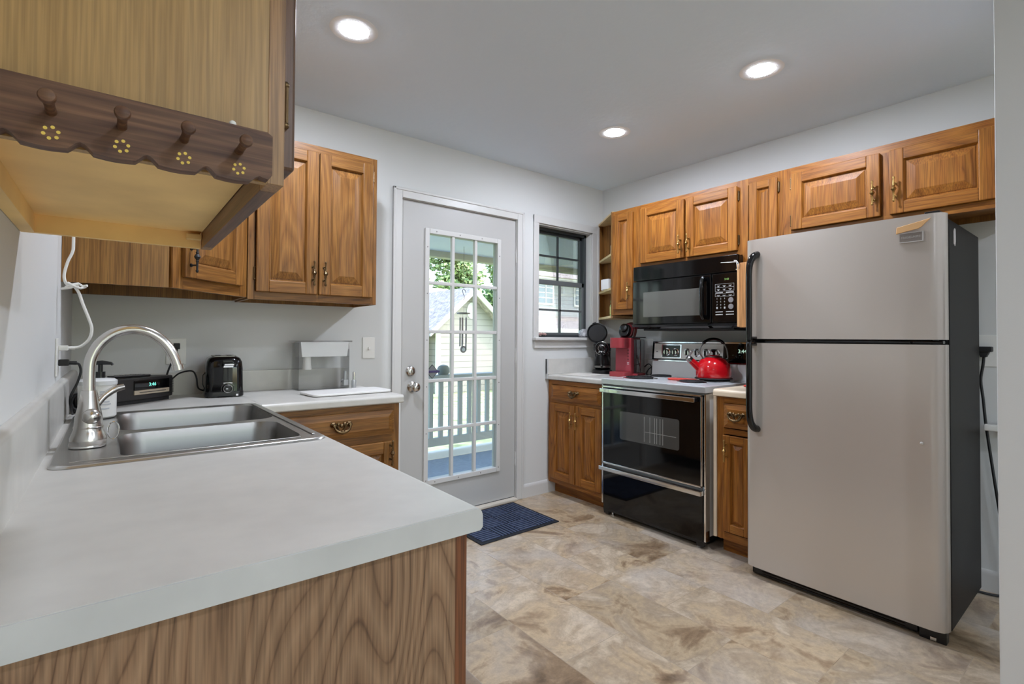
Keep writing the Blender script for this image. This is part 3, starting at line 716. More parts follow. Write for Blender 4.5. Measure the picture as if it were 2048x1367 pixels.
# wooden board on a wire hook beside the microwave
t = thing('hanging_cutting_board', 'tan wooden board hanging from a white wire hook right of the microwave', 'cutting board', (2.80, 1.452, 1.245))
obj('board', M().box(-.006, -.075, 0, .012, -.018, .37, .004), bamboo, t)
obj('board_edge', M().box(.0, -.016, .004, .02, -.0015, .365, .003), mat('pale_board_edge', (212, 164, 112), .5), t)
m = M().tube([(.062, .03, .388), (.03, .028, .39), (.002, .016, .388), (-.012, -.004, .384), (-.014, -.016, .37), (-.008, -.018, .35), (.0, -.012, .338), (.01, .008, .336), (.062, .026, .336)], .0022, 8)
m.tube([(.062, .03, .388), (.062, .13, .394)], .0018, 8).tube([(.062, .026, .336), (.062, .032, .388)], .0022, 8)
obj('wire_hook', m, white_pl, t)

# ================================================================= REFRIGERATOR
t = thing('refrigerator', 'silver top-freezer refrigerator with dark sides and black handles', 'refrigerator', (2.5, 1.257, 0), R90)
w = .785
obj('cabinet', M().box(.004, .088, .035, w-.004, .66, 1.662, .006), dk_side, t)
def curved_door(z0, z1):
    R = .05; p = [(.004, .08)]
    for k in range(9):
        a = PI/2*k/8; p.append((R-R*math.cos(a)+.0, .055-.055*math.sin(a)))
    for k in range(8, -1, -1):
        a = PI/2*k/8; p.append((w-R+R*math.cos(a), .055-.055*math.sin(a)))
    p.append((w-.004, .08))
    return M().prism(p, 'z', z0, z1)
def bowed(z0, z1):
    p = [(.006, .08), (.0, .05), (.002, .03), (.01, .014), (.024, .006), (.05, .0022)]
    for k in range(1, 12): x = .05+(w-.1)*k/12; p.append((x, .0022-.006*math.sin(PI*k/12)))
    p += [(w-.05, .0022), (w-.03, .006), (w-.014, .014), (w-.005, .03), (w, .05), (w-.006, .08)]
    return M().prism(p, 'z', z0, z1)
fz = obj('freezer_door', bowed(1.18, 1.676), fridge_m, t)
fd = obj('fridge_door', bowed(.052, 1.16), fridge_m, t)
obj('door_gasket', M().box(.012, .078, .06, w-.012, .09, 1.655), blk_matte, t)
obj('mid_hinge', M().box(.02, .02, 1.163, w-.012, .08, 1.176, .002).cyl((w-.04, .045, 1.158), (w-.04, .045, 1.182), .012, n=14).box(w-.15, -.001, 1.164, w-.11, .02, 1.174, .002, 0).box(.02, .0, 1.162, .06, .03, 1.178, .003), blk_shiny, t)
def fh(z0, z1, top):
    x = .052
    if top: pts = [(x+.012, .006, z1), (x+.006, -.022, z1-.012), (x, -.044, z1-.045), (x-.003, -.05, z1-.1), (x-.003, -.05, (z0+z1)/2), (x-.003, -.05, z0+.012), (x-.003, -.044, z0)]
    else: pts = [(x-.003, -.044, z1), (x-.003, -.05, z1-.02), (x-.003, -.05, (z0+z1)/2), (x-.003, -.05, z0+.1), (x, -.042, z0+.04), (x+.006, -.02, z0+.008), (x+.012, .006, z0)]
    rr = [.017, .0175, .016, .0145, .0145, .014, .014] if top else [.014, .014, .0145, .0145, .016, .0175, .017]
    return M().tube(crv(pts, 4), [v.x for v in crv([(q, 0, 0) for q in rr], 4)], 16)
obj('freezer_handle', fh(1.178, 1.60, True).box(.034, -.05, 1.178, .064, .004, 1.192, .004), blk_shiny, t)
obj('fridge_handle', fh(.735, 1.16, False).box(.034, -.05, 1.146, .064, .004, 1.16, .004), blk_shiny, t)
m = M().box(.02, .036, .006, w-.1, .07, .05, .008)
for k in range(3): m.box(.07, .033, .014+k*.012, w-.14, .038, .019+k*.012, .002)
obj('toe_grille', m, blk_shiny, t)
obj('bottom_bracket', M().box(w-.095, .03, .0, w-.01, .07, .05, .003).box(w-.06, .026, .004, w-.04, .031, .018, .002, 1), [blk_pl, chrome], t)
m = M()
for x, y in ((.05, .6), (w-.05, .6), (.05, .12)): m.cyl((x, y, 0), (x, y, .036), .02, n=12)
obj('roller_foot', m, blk_pl, t)
obj('top_hinge_cover', M().box(w-.07, .03, 1.676, w-.02, .12, 1.69, .005), blk_pl, t)
m = M().box(.643, -.0052, 1.572, .716, .0005, 1.608, .002, 0).box(.643, -.0058, 1.57, .718, -.0005, 1.573, 0, 1).box(.716, -.0055, 1.57, .72, .0004, 1.61, 0, 1).box(.642, -.0058, 1.607, .718, -.0005, 1.61, 0, 1)
m.text('FRIGIDAIRE', .68, -.0056, 1.59, .0125, 1, .0003)
obj('name_plate', m, [mat('grey_plate', (138, 130, 124), .35, .4), mat('bright_plate_edge', (224, 222, 218), .25, .5)], fz)
m = M().ball((.71, -.004, .772), .006, sy=.6); obj('dent_cap', m, mat('pale_grey_dot', (196, 192, 186), .4), fd)
m = M().box(.0, .0, 1.29, .03, .002, 1.315).box(0, 0, 1.225, .032, .002, 1.275)
m.xf(Matrix.Translation((w-.0045, .1, 0)) @ Matrix.Rotation(PI/2, 4, 'Z'))
obj('side_clip', m, blk_matte, t)
t2 = tag(obj('arrow_magnet', M().prism([(0, .004), (.002, .03), (.085, .046), (.112, .052), (.082, .022), (.072, .016)], 'x', -.006, 0, bev=.001, seg=1), mat('tan_magnet_wood', (212, 166, 112), .5)), 'small wooden arrow-shaped magnet above the name plate on the freezer door', 'magnet')
t2.scale = (1, -1, 1); t2.location = (2.496, .624, 1.604)
m = M().prism([(.0, .008), (.02, .0), (.028, .02), (.026, .068), (.014, .072), (0, .058)], 'y', -.003, 0)
t2 = tag(obj('paper_note', m, mat('white_paper', (214, 208, 206), .7)), 'torn white paper scrap stuck to the dark side of the refrigerator', 'note'); t2.location = (2.66, .4765, 1.562)
# plug, cord and outlet on the wall behind
t = thing('wall_outlet', 'white wall outlet plate beside the refrigerator with a black plug in it', 'outlet', (XR, .462, 1.13))
obj('cover_plate', M().box(-.006, -.036, -.075, 0, .036, .075, .003), white_pl, t)
t = thing('power_cord', 'black power cord hanging down the wall beside the refrigerator', 'cord', (XR-.03, .47, 0))
obj('plug', M().box(-.028, -.03, 1.125, .022, .03, 1.15, .004).prism([(-.02, 1.126), (.02, 1.126), (.01, 1.1), (-.01, 1.1)], 'x', -.02, .015, bev=.002), blk_matte, t)
m = M().tube(crv([(0, 0, 1.105), (0, .004, 1.06), (0, .012, .99), (0, .004, .9), (0, -.004, .79), (0, -.024, .6), (0, -.05, .37), (0, -.075, .18), (-.01, -.085, .03), (-.03, -.05, .011), (-.05, .02, .01), (-.05, .1, .012), (-.04, .2, .012)], 5), .0058, 10)
obj('cable', m, blk_matte, t)
t = thing('wall_bracket', 'short white bracket on the wall beside the refrigerator, in front of the black cord', 'bracket', (XR, .44, .772))
obj('arm', M().box(-.06, -.115, -.014, -.03, .03, .016, .006), white_pl, t); obj('mount', M().box(-.032, -.1, -.03, -.0005, -.05, .03, .004), white_pl, t)

# ================================================================= THINGS ON THE RIGHT WORKTOP AND STOVE
# drip coffee maker
t = thing('coffee_maker', 'small black drip coffee maker with its round lid flipped up', 'coffee maker', (3.03, 2.665, .9025), math.radians(-52))
obj('base', M().lathe([(0, 0), (.078, 0), (.08, .006), (.078, .026), (.07, .032), (0, .032)], n=36), blk_pl, t)
obj('column', M().box(-.062, .035, .02, .062, .095, .24, .015), blk_pl, t)
obj('brew_head', M().lathe([(0, .168), (.05, .168), (.068, .182), (.072, .225), (.068, .238), (0, .238)], (0, .0, 0), n=32).box(-.06, .02, .17, .06, .105, .238, .012), blk_shiny, t)
m = M().lathe([(.05, 0), (.05, -.006), (.044, -.009), (.04, -.006), (.03, -.007), (.022, -.014), (.012, -.017), (0, -.017)], (0, -.066, .2), 'y', 28)
obj('filter_dial', m, blk_shiny, t)
obj('dial_ring', M().tube([(.051*math.cos(q), -.0665, .2+.051*math.sin(q)) for q in [2*PI*k/32 for k in range(32)]], .0016, 6, closed=True).tube([(.026*math.cos(q), -.0775, .2+.026*math.sin(q)) for q in [2*PI*k/24 for k in range(24)]], .0012, 6, closed=True), nickel, t)
m = M()
for x in (-.02, 0, .02): m.box(x-.004, -.079, .17, x+.004, -.076, .173)
obj('printed_marks', m, white_ink, t)
lid = M().lathe([(0, 0), (.076, 0), (.082, .004), (.082, .014), (.074, .018), (.068, .012), (0, .012)], n=36).box(-.014, .076, 0, .014, .09, .012, .003)
lid.xf(Matrix.Translation((-.02, .065, .245)) @ Matrix.Rotation(math.radians(-18), 4, 'Y') @ Matrix.Rotation(math.radians(82), 4, 'X') @ Matrix.Translation((0, .08, 0)))
obj('lid', lid, blk_pl, t)
obj('carafe', M().lathe([(0, .034), (.05, .034), (.06, .045), (.062, .09), (.054, .13), (.044, .15), (.045, .156)], n=32), gl_dark, t)
obj('carafe_handle', M().tube([(0, -.05, .15), (0, -.075, .155), (0, -.092, .14), (0, -.096, .1), (0, -.088, .066), (0, -.066, .055)], [.01, .011, .012, .012, .01, .008], 12).lathe([(.05, .152), (.048, .166), (0, .168)], n=28), blk_pl, t)
obj('carafe_band', M().lathe([(.0625, .05), (.0632, .052), (.0632, .06), (.0625, .062)], n=32).ball((.0, -.098, .07), .006), steel, t)
# red single-serve brewer
t = thing('pod_brewer', 'dull red single-serve pod coffee brewer with its handle raised', 'coffee maker', (2.965, 2.405, .9025), math.radians(-80))
obj('tray', M().prism(rrect(-.066, -.098, .066, .03, .02), 'z', 0, .034, bev=.003), red_pl, t)
m = M().box(-.066, 0, 0, .066, .15, .283, .008).prism(rrect(-.066, -.105, .05, .02, .04), 'z', .208, .283, bev=.003)
obj('body', m, red_pl, t)
obj('tower_panel', M().box(-.06, -.0015, .036, .06, .0005, .205, .001), mat('rosy_red_panel', (160, 66, 76), .45), t)
m = M()
for z in (.19, .168, .146, .124): m.lathe([(.0075, 0), (.0075, -.001), (0, -.0012)], (.042, -.0016, z), 'y', 14)
obj('buttons', m, mat('dark_red_button', (110, 44, 50), .4), t)
obj('printed_mark', M().box(.034, -.0022, .088, .05, -.0016, .092).box(.034, -.0022, .098, .05, -.0016, .102), white_ink, t)
obj('water_tank', M().box(.068, .03, .022, .102, .145, .272, .01), glass('clear_tank', (238, 239, 240), .8, .05), t)
obj('tank_lid', M().box(.03, .02, .2835, .108, .148, .29, .002), blk_pl, t); obj('tank_base', M().box(.064, .02, 0, .106, .15, .02, .004), red_pl, t)
TL = Matrix.Translation((-.006, .05, .276)) @ Matrix.Rotation(math.radians(-20), 4, 'X')
hd = M().prism(rrect(-.05, 0, .05, .118, .045), 'y', -.012, .016, bev=.005); hd.xf(TL)
obj('lifted_head', hd, red_pl, t)
hd = M().prism(rrect(-.043, .0, .043, .104, .04), 'y', -.05, -.012, bev=.01).lathe([(.03, -.05), (.03, -.064), (.02, -.07), (0, -.07)], (0, 0, .066), 'y', 20); hd.xf(TL)
obj('pod_holder', hd, blk_pl, t)
hd = M().tube(crv([(-.05, .024, 0), (-.054, .03, .06), (-.045, .034, .11), (-.02, .036, .134), (.02, .036, .134), (.045, .034, .11), (.054, .03, .06), (.05, .024, 0)], 4), .0095, 10); hd.xf(TL)
obj('lift_handle', hd, mat('brownish_red_handle', (112, 50, 44), .35), t)
t = thing('power_cord', 'looped black power cord between the red brewer and the stove', 'cord', (3.165, 2.30, .9025))
m = M().tube(crv([(.05, .1, .06), (.03, .05, .085), (0, .0, .07), (-.015, -.012, .03), (-.01, .0, .008), (.0, .04, .006), (.02, .06, .02), (.045, .05, .05), (.06, .015, .08), (.062, .0, .15)], 5), .004, 8)
obj('cable', m, blk_matte, t)
t = thing('wall_outlet', 'white wall outlet plate on the right wall behind the red brewer', 'outlet', (XR, 2.38, 1.12))
obj('cover_plate', M().box(-.006, -.036, -.058, 0, .036, .058, .003), white_pl, t)
obj('receptacle', M().box(-.0075, -.017, .008, -.005, .017, .04, .002).box(-.0075, -.017, -.04, -.005, .017, -.008, .002), white_pl, t)
t = tag(obj('flexible_mat', M().box(-.13, -.13, 0, .13, .13, .003, .001), mat('off_white_sheet', (226, 222, 214), .5)), 'thin off-white sheet lying on the worktop in front of the coffee maker', 'mat'); t.location = (2.81, 2.67, .9032); t.rotation_euler = (0, 0, .12)

# kettle on the back right coil
t = thing('kettle', 'shiny red enamel kettle with a black lid knob and steel loop handle on the stove', 'kettle', (2.985, 1.70, .9275), math.radians(-38))
obj('base_disc', M().lathe([(0, 0), (.112, 0), (.114, .004), (.108, .008), (0, .008)], n=40), blk_matte, t)
obj('body', M().lathe([(0, .008), (.102, .008), (.106, .016), (.107, .05), (.104, .075), (.094, .1), (.074, .124), (.05, .136), (.049, .14), (0, .14)], n=48), red_en, t)
obj('rim_ring', M().lathe([(.052, .136), (.054, .14), (.05, .145), (.046, .142)], n=40), steel, t)
ld = obj('lid', M().lathe([(.046, .141), (.04, .147), (.015, .151), (0, .151)], n=36), red_en, t)
obj('lid_knob', M().lathe([(0, .15), (.006, .15), (.005, .165), (.014, .172), (.017, .18), (.012, .187), (0, .188)], n=20), blk_shiny, ld)
m = M().tube([(-.08, 0, .058), (-.115, 0, .09), (-.148, 0, .119)], [.027, .023, .019], 18)
sp = obj('spout', m, red_en, t)
obj('spout_cap', M().tube([(-.145, 0, .116), (-.161, 0, .131), (-.167, 0, .136)], [.0205, .021, .013], 16), steel, sp)
obj('spout_lever', M().tube([(-.156, 0, .14), (-.14, 0, .165), (-.128, 0, .185)], [.005, .005, .004], 8), steel, sp)
arc = [(.088*math.cos(q)*1.0, 0, .165+.085*math.sin(q)) for q in [PI*k/20 for k in range(21)]]
obj('handle_wire', M().tube([(.078, 0, .118), (.092, 0, .135)]+arc+[(-.07, 0, .135), (-.058, 0, .125)], .0042, 10), steel, t)
ag = [(.089*math.cos(q), 0, .165+.087*math.sin(q)) for q in [PI*(.22+.56*k/14) for k in range(15)]]
obj('handle_grip', M().tube(ag, [.006]+[.0092]*13+[.006], 12), blk_shiny, t)
obj('handle_lug', M().box(.066, -.012, .112, .09, .012, .128, .003).box(-.07, -.012, .118, -.046, .012, .134, .003), steel, t)
t = thing('spoon_rest', 'flat red silicone spoon rest lying on the stove left of the kettle', 'spoon rest', (2.86, 1.845, .9135), math.radians(100))
obj('pad', M().prism(rrect(-.09, -.034, .09, .034, .03), 'z', 0, .006, bev=.002), red_sil, t)
obj('raised_rim', M().tube([(x, y, .008) for x, y in rrect(-.088, -.032, .088, .032, .028)], .004, 6, closed=True), red_sil, t)
t = thing('pan_lid', 'flat red lid lying on the almond worktop beside the refrigerator', 'lid', (2.92, 1.372, .904))
obj('lid_disc', M().lathe([(0, 0), (.085, 0), (.092, .004), (.085, .009), (0, .012)], n=36), red_sil, t)
obj('lid_knob', M().lathe([(.008, .011), (.008, .016), (.012, .02), (0, .022)], n=16), red_sil, t)

# window sill pieces
t = thing('shell_tray', 'small clear tray of pinkish shells on the window sill', 'tray', (2.575, 2.885, WZ0+.0245))
obj('tray', M().box(-.05, -.022, 0, .06, .022, .004, .001).box(-.05, -.022, 0, .06, -.02, .034).box(-.05, .02, 0, .06, .022, .034).box(-.05, -.02, 0, -.048, .02, .034).box(.058, -.02, 0, .06, .02, .034), plastic_cl, t)
pk = mat('pinkish_shell', (206, 168, 160), .45, var=.15, vscale=60)
for i in range(7): obj('shell', M().ball((-.036+i*.0135+random.uniform(-.003, .003), random.uniform(-.007, .007), .019+random.uniform(-.003, .006)), random.uniform(.01, .014), sx=random.uniform(.8, 1.1), sz=.9, n=10), pk, t)
t = thing('glass_dome', 'grey marbled glass dome standing on the window sill beside the coffee maker lid', 'ornament', (3.055, 2.89, WZ0+.0245))
obj('dome', M().lathe([(0, .006), (.042, .006), (.046, .014), (.044, .035), (.034, .056), (.018, .068), (0, .072)], n=28), mat('marbled_grey_glass', (150, 150, 152), .12, var=.35, vscale=45, coat=.5), t)
obj('foot', M().lathe([(0, 0), (.046, 0), (.047, .006), (0, .006)], n=28), mat('dark_grey_foot', (80, 80, 82), .4), t)

# ================================================================= DOORMAT
def mat_mesh():
    t = thing('doormat', 'dark navy ribbed rubber doormat on the floor in front of the back door', 'doormat', (1.65, 2.345, 0.0005))
    obj('backing', M().box(0, 0, 0, .61, .475, .006, .003), navy_d, t)
    m = M(); nx, ny = 4, 3; cw_, ch_ = .57/nx, .435/ny
    for i in range(nx):
        for j in range(ny):
            x0, y0 = .02+i*cw_, .02+j*ch_
            for k in range(6):
                f = (k+.5)/6
                if (i+j) % 2 == 0:
                    m.box(x0+.003, y0+f*ch_-.0065, .005, x0+cw_-.003, y0+f*ch_+.0065, .0115, .0018, 0, 1)
                else:
                    m.box(x0+f*cw_-.0065, y0+.003, .005, x0+f*cw_+.0065, y0+ch_-.003, .0115, .0018, 0, 1)
    obj('ribs', m, navy, t)
mat_mesh()

# ================================================================= LEFT SIDE: WORKTOP, BASE CABINETS, SINK
t = thing('worktop', 'large pale grey laminate L-shaped worktop around the sink', 'worktop', (0, 0, 0))
XE, YN = .478, .677; Z0, Z1 = .862, .9
hx0, hx1, hy0, hy1 = -.072, .437, 1.402, 2.228
def prof(xb): return [(xb, Z0), (xb, Z1)]+[(XE-.014+.014*math.sin(PI/2*k/6), Z1-.014+.014*math.cos(PI/2*k/6)) for k in range(7)]+[(XE, Z0+.005), (XE-.005, Z0)]
m = M().prism(prof(XL+.001), 'y', YN, hy0).prism(prof(hx1), 'y', hy0, hy1).box(XL+.001, hy0, Z0, hx0, hy1, Z1)
m.prism(prof(XL+.001), 'y', hy1, 2.2335).box(XL+.001, 2.2335, Z0, XE, YB-.001, Z1)
pr = [(YB-.001, Z0), (YB-.001, Z1)]+[(2.233+.014-.014*math.sin(PI/2*k/6), Z1-.014+.014*math.cos(PI/2*k/6)) for k in range(7)]+[(2.233, Z0+.005), (2.238, Z0)]
m.prism(pr, 'x', XE-.002, 1.107)
bmesh.ops.remove_doubles(m.bm, verts=m.bm.verts, dist=.0002)
obj('slab', m, lamin, t)
obj('end_strip', M().prism([(XL+.002, Z0+.001), (XL+.002, Z1-.001)]+[(XE-.015+.014*math.sin(PI/2*k/6), Z1-.015+.014*math.cos(PI/2*k/6)) for k in range(7)]+[(XE-.001, Z0+.006), (XE-.006, Z0+.001)], 'y', YN-.003, YN), lamin_w, t, 'grey laminate edge strip on the near end')
sp_ = [(XL+.0005, Z1), (XL+.0005, 1.03), (XL+.008, 1.031), (XL+.016, 1.028), (XL+.021, 1.02), (XL+.022, 1.0), (XL+.022, Z1)]
m = M().prism(sp_, 'y', YN+.002, YB-.001)
sq = [(YB-.0005-(a-XL-.0005), b) for a, b in sp_]
m.prism([(a, min(b, 1.004)) for a, b in sq][::-1], 'x', XL+.022, 1.03)
obj('backsplash', m, lamin, t)

def lbase(label, locn, rz, w, depth=.6):
    return base_cab(label, 0, w, rz, locn=locn, depth=depth, mats=[oakl_v, oakl_h])
c = lbase('oak base cabinet in the left back corner with a carved-pull drawer, beside the door', (.478, 2.26, 0), 0, .617)
ol_ = [oakl_v, oakl_h]
frame(c, 0, .617, .085, .858, ((.842, .032), (.70, .04), (.105, .04)), (), ol_, .035)
drawer(c, .035, .715, .585, .832, [oakl_h], px=.326)
door(c, .035, .125, .588, .682, 'r', .63, ol_, None, brass_d)
c = thing('base_cabinet', 'sink base cabinet with a brown woodgrain end panel facing the viewer', 'cabinet', (.458, .692, 0), PI/2)
W_ = 1.56
obj('end_panel', M().box(0, .022, 0, .012, .596, .858), lam_brn, c, 'brown woodgrain laminate end panel')
obj('carcass', M().box(.012, .02, .1, W_, .59, .115).box(W_-.012, .02, .1, W_, .59, .86).box(.012, .585, .1, W_, .59, .86), oak_side, c)
m = M()
m.box(0, 0, 0, .04, .022, .858, .001, 0).box(W_-.04, 0, .085, W_, .02, .858, .001, 0)
for z in (.105, .70, .836): m.box(.04, .0004, z-.02, W_-.04, .02, z+.02, 0, 1)
obj('face_frame', m, [lam_red, oakl_h], c)
obj('toe_kick', M().box(.04, .062, 0, W_-.04, .078, .1), oakl_h, c)
for k in range(3):
    x0 = .03+k*.505; door(c, x0, .125, x0+.49, .682, 'r' if k % 2 == 0 else 'l', .6, ol_, None, brass_d); drawer(c, x0, .715, x0+.49, .828, [oakl_h])

# ---- sink
t = thing('kitchen_sink', 'double-bowl stainless steel sink set into the left worktop', 'sink', (0, 0, .9))
sx0, sx1, sy0, sy1 = -.098, .457, 1.386, 2.262
bowls = ((.012, 1.418, .412, 1.762), (.012, 1.812, .432, 2.222))
def loop(p, z, bm): return [bm.verts.new((a, b, z)) for a, b in p]
m = M(); bm = m.bm
# deck: outer rounded rect with two rounded holes via triangle fill
outer = rrect(sx0, sy0, sx1, sy1, .03)
inner = [rrect(b[0], b[1], b[2], b[3], .06, 7) for b in bowls]
edges = []
def addloop(p, z):
    v = loop(p, z, bm); e = [bm.edges.new((v[i], v[(i+1) % len(v)])) for i in range(len(v))]; return v, e
vo, eo = addloop(outer, .007); hi = [addloop(p, .005) for p in inner]
bmesh.ops.triangle_fill(bm, use_beauty=True, use_dissolve=False, edges=eo+hi[0][1]+hi[1][1], normal=(0, 0, 1))
# outer rolled rim down to the counter
o2 = rrect(sx0-.004, sy0-.004, sx1+.004, sy1+.004, .034)
v2 = loop(o2, .0045, bm); v3 = loop(rrect(sx0-.006, sy0-.006, sx1+.006, sy1+.006, .036), .0008, bm)
n = len(vo)
for A, B in ((vo, v2), (v2, v3)):
    for i in range(n): m._f([A[i], A[(i+1) % n], B[(i+1) % n], B[i]], 0)
bmesh.ops.recalc_face_normals(bm, faces=bm.faces)
for f in bm.faces:
    if f.normal.z < 0: f.normal_flip()
obj('rim', m, steel_d, t)
for (x0, y0, x1, y1), (vh, eh) in zip(bowls, hi):
    m = M(); bm = m.bm; prev = None
    for d, z, r in ((0, .0052, .06), (.002, -.002, .06), (.006, -.02, .06), (.014, -.14, .06), (.022, -.165, .06), (.045, -.178, .055), (.1, -.182, .05)):
        p = rrect(x0+d, y0+d, x1-d, y1-d, r, 7); v = loop(p, z, bm)
        if prev:
            for i in range(len(v)): m._f([prev[i], v[i], v[(i+1) % len(v)], prev[(i+1) % len(v)]], 0)
        prev = v
    m._f(prev[::-1], 0)
    bmesh.ops.recalc_face_normals(bm, faces=bm.faces)
    for f in bm.faces: f.normal_flip()
    bw = obj('bowl', m, steel, t, smooth=60)
    cx, cy = (x0+x1)/2, (y0+y1)/2
    obj('drain', M().lathe([(.045, -.181), (.045, -.178), (.036, -.177), (.03, -.185), (0, -.186)], (cx, cy, 0), n=24), chrome, bw)
# embossed lines along the rim
m = M().box(sx1-.022, sy0+.05, .0065, sx1-.014, sy1-.04, .0095, .002).box(-.07, sy0+.03, .0065, .4, sy0+.036, .008, .001)
obj('rim_bead', m, steel_d, t)
# ---- faucet
t = thing('faucet', 'brushed nickel high-arc kitchen faucet at the back of the sink', 'faucet', (-.046, 1.668, .907))
obj('deck_plate', M().prism(rrect(-.036, -.105, .036, .105, .034), 'z', 0, .006, bev=.002), steel_d, t)
obj('base', M().lathe([(0, .004), (.037, .004), (.037, .012), (.032, .026), (.0295, .034), (.0305, .038), (.0285, .042), (.028, .062), (.022, .09), (.0175, .12), (.0155, .13), (0, .13)], n=36), nickel, t)
pts = [(0, 0, .115), (0, 0, .19), (.006, 0, .222), (.02, 0, .25), (.042, 0, .272), (.068, 0, .284), (.096, 0, .286), (.124, 0, .277), (.15, 0, .258), (.17, 0, .23), (.181, 0, .205), (.186, 0, .188)]
obj('spout', M().tube(crv(pts, 4), .0125, 20).tube([(.186, 0, .19), (.189, 0, .176)], .0148, 18).tube([(0, 0, .118), (0, 0, .124)], .0165, 20), nickel, t)
obj('handle', M().ball((.006, -.02, .066), .02).tube(crv([(.012, .0, .085), (.028, .01, .11), (.05, .02, .128), (.07, .026, .134)], 4), [.007, .0072, .0074, .0077, .008, .0083, .0088, .0092, .0095, .0092, .0088, .0084, .008], 14), nickel, t)
obj('dish_ring', M().tube([(.05+.012*math.cos(q), -.0, .024+.022*math.sin(q)) for q in [2*PI*k/18 for k in range(18)]], .0018, 6, closed=True), chrome, t)
# ---- pump bottle
t = thing('soap_bottle', 'white plastic tub with a black pump top behind the faucet', 'bottle', (-.038, 2.145, .9078))
R = .05
obj('body', M().lathe([(0, 0), (R-.004, 0), (R, .005), (R, .112), (R-.002, .116), (0, .116)], n=36), white_pl, t)
obj('lid', M().lathe([(R+.002, .108), (R+.002, .121), (R-.006, .127), (.016, .13), (0, .13)], n=36), mat('translucent_white_lid', (216, 217, 216), .25), t)
obj('pump', M().cyl((.006, 0, .128), (.006, 0, .15), .0135).cyl((.006, 0, .15), (.006, 0, .176), .0065).tube([(-.012, 0, .178), (.01, -.004, .18), (.034, -.012, .177), (.038, -.014, .172)], [.006, .0075, .005, .004], 10), blk_pl, t)
m = M()
for z, a0, a1 in ((.085, -1.45, -.75), (.078, -1.45, -.75), (.071, -1.45, -.75), (.052, -1.4, -.9), (.044, -1.45, -.8), (.03, -1.4, -.9)):
    for k in range(10):
        q = a0+(a1-a0)*k/10; q2 = a0+(a1-a0)*(k+1)/10; r_ = R+.0005
        m.quad((r_*math.cos(q), r_*math.sin(q), z), (r_*math.cos(q2), r_*math.sin(q2), z), (r_*math.cos(q2), r_*math.sin(q2), z+.004), (r_*math.cos(q), r_*math.sin(q), z+.004))
obj('printed_lines', m, grey_lbl, t)
# ---- radio
t = thing('table_radio', 'dark graphite table radio with a lit clock display on the corner worktop', 'radio', (.09, 2.562, .9004), math.radians(41))
rb = mat('graphite_plastic', (40, 38, 37), .45)
foot = [(-.19, .012), (.175, .012), (.19, .02), (.19, .2), (-.17, .2), (-.185, .1)]
p = [(-.175, .014), (-.09, .002), (0, -.001), (.09, .002), (.17, .012), (.172, .05), (.13, .165), (-.085, .165), (-.165, .05)]
obj('body', M().prism(p, 'z', .014, .105, bev=.006), rb, t)
obj('base', M().prism([(x*.93, y+.008) for x, y in p], 'z', 0, .016), blk_matte, t)
fy = -.0012
obj('display', M().box(-.03, fy-.003, .055, .135, .006, .094, .002), blk_gloss, t)
obj('disc_slot_panel', M().box(-.03, fy-.0035, .036, .135, .006, .054, .001, 0).box(-.008, fy-.0042, .0435, .118, fy-.003, .046, 0, 1).cyl((.127, fy-.0035, .045), (.127, fy-.005, .045), .004, n=14), [mat('champagne_panel', (196, 182, 160), .35, .4), blk_matte], t)
obj('clock_digits', M().text('3:46', .052, fy-.0034, .0745, .02, depth=.0003), led_c, t)
for xa, xb, ya, yb in ((-.165, -.095, .0, .008), (.142, .165, .0035, .012)):
    m = M()
    for k in range(14): m.box(xa, ya, .03+k*.0048, xb, yb, .0322+k*.0048)
    obj('speaker_grille', m, blk_matte, t)
tt = thing('remote_control', 'slim black remote control lying on top of the radio', 'remote', (.055, 2.62, 1.0058), math.radians(30))
obj('case', M().box(-.072, -.022, 0, .072, .022, .009, .003), blk_pl, tt)
m = M()
for i in range(6):
    for j in range(2): m.cyl((-.05+i*.02, -.008+j*.016, .0088), (-.05+i*.02, -.008+j*.016, .0102), .004, n=10)
obj('buttons', m, mat('grey_buttons', (90, 90, 92), .5), tt)
# ---- toaster
t = thing('toaster', 'shiny black two-slot toaster with a silver dial on the back worktop', 'toaster', (.408, 2.695, .9004), math.radians(-5))
tw = .076
def rr3(x0, x1, y0, y1, r): return rrect(x0, y0, x1, y1, r, 5)
m = M(); bm = m.bm; prev = None
for z, ins, r in ((.012, 0, .03), (.03, 0, .03), (.13, .002, .03), (.16, .005, .03), (.176, .012, .03), (.184, .024, .025)):
    v = loop(rr3(-tw+ins, tw-ins, -.1+ins, .13-ins, r), z, bm)
    if prev:
        for i in range(len(v)): m._f([prev[i], prev[(i+1) % len(v)], v[(i+1) % len(v)], v[i]], 0)
    else: m._f(v[::-1], 0)
    prev = v
m._f(prev, 0)
obj('body', m, blk_shiny, t, smooth=50)
obj('base', M().prism(rr3(-tw-.002, tw+.002, -.103, .133, .03), 'z', .004, .026, bev=.003).box(-.06, -.09, 0, -.03, -.07, .006).box(.03, -.09, 0, .06, -.07, .006).box(-.06, .1, 0, -.03, .12, .006).box(.03, .1, 0, .06, .12, .006), blk_pl, t)
obj('top_plate', M().prism(rr3(-.048, .048, -.06, .1, .012), 'z', .184, .187).box(-.034, -.045, .1868, -.012, .085, .1878, 0, 1).box(.012, -.045, .1868, .034, .085, .1878, 0, 1), [steel, blk_matte], t)
obj('lever_slot', M().box(-.008, -.1035, .07, .03, -.1, .168, .002, 0).box(.008, -.1042, .075, .014, -.1032, .155, 0, 1), [blk_pl, blk_matte], t)
obj('lever', M().box(-.012, -.122, .148, .034, -.102, .16, .004), blk_shiny, t)
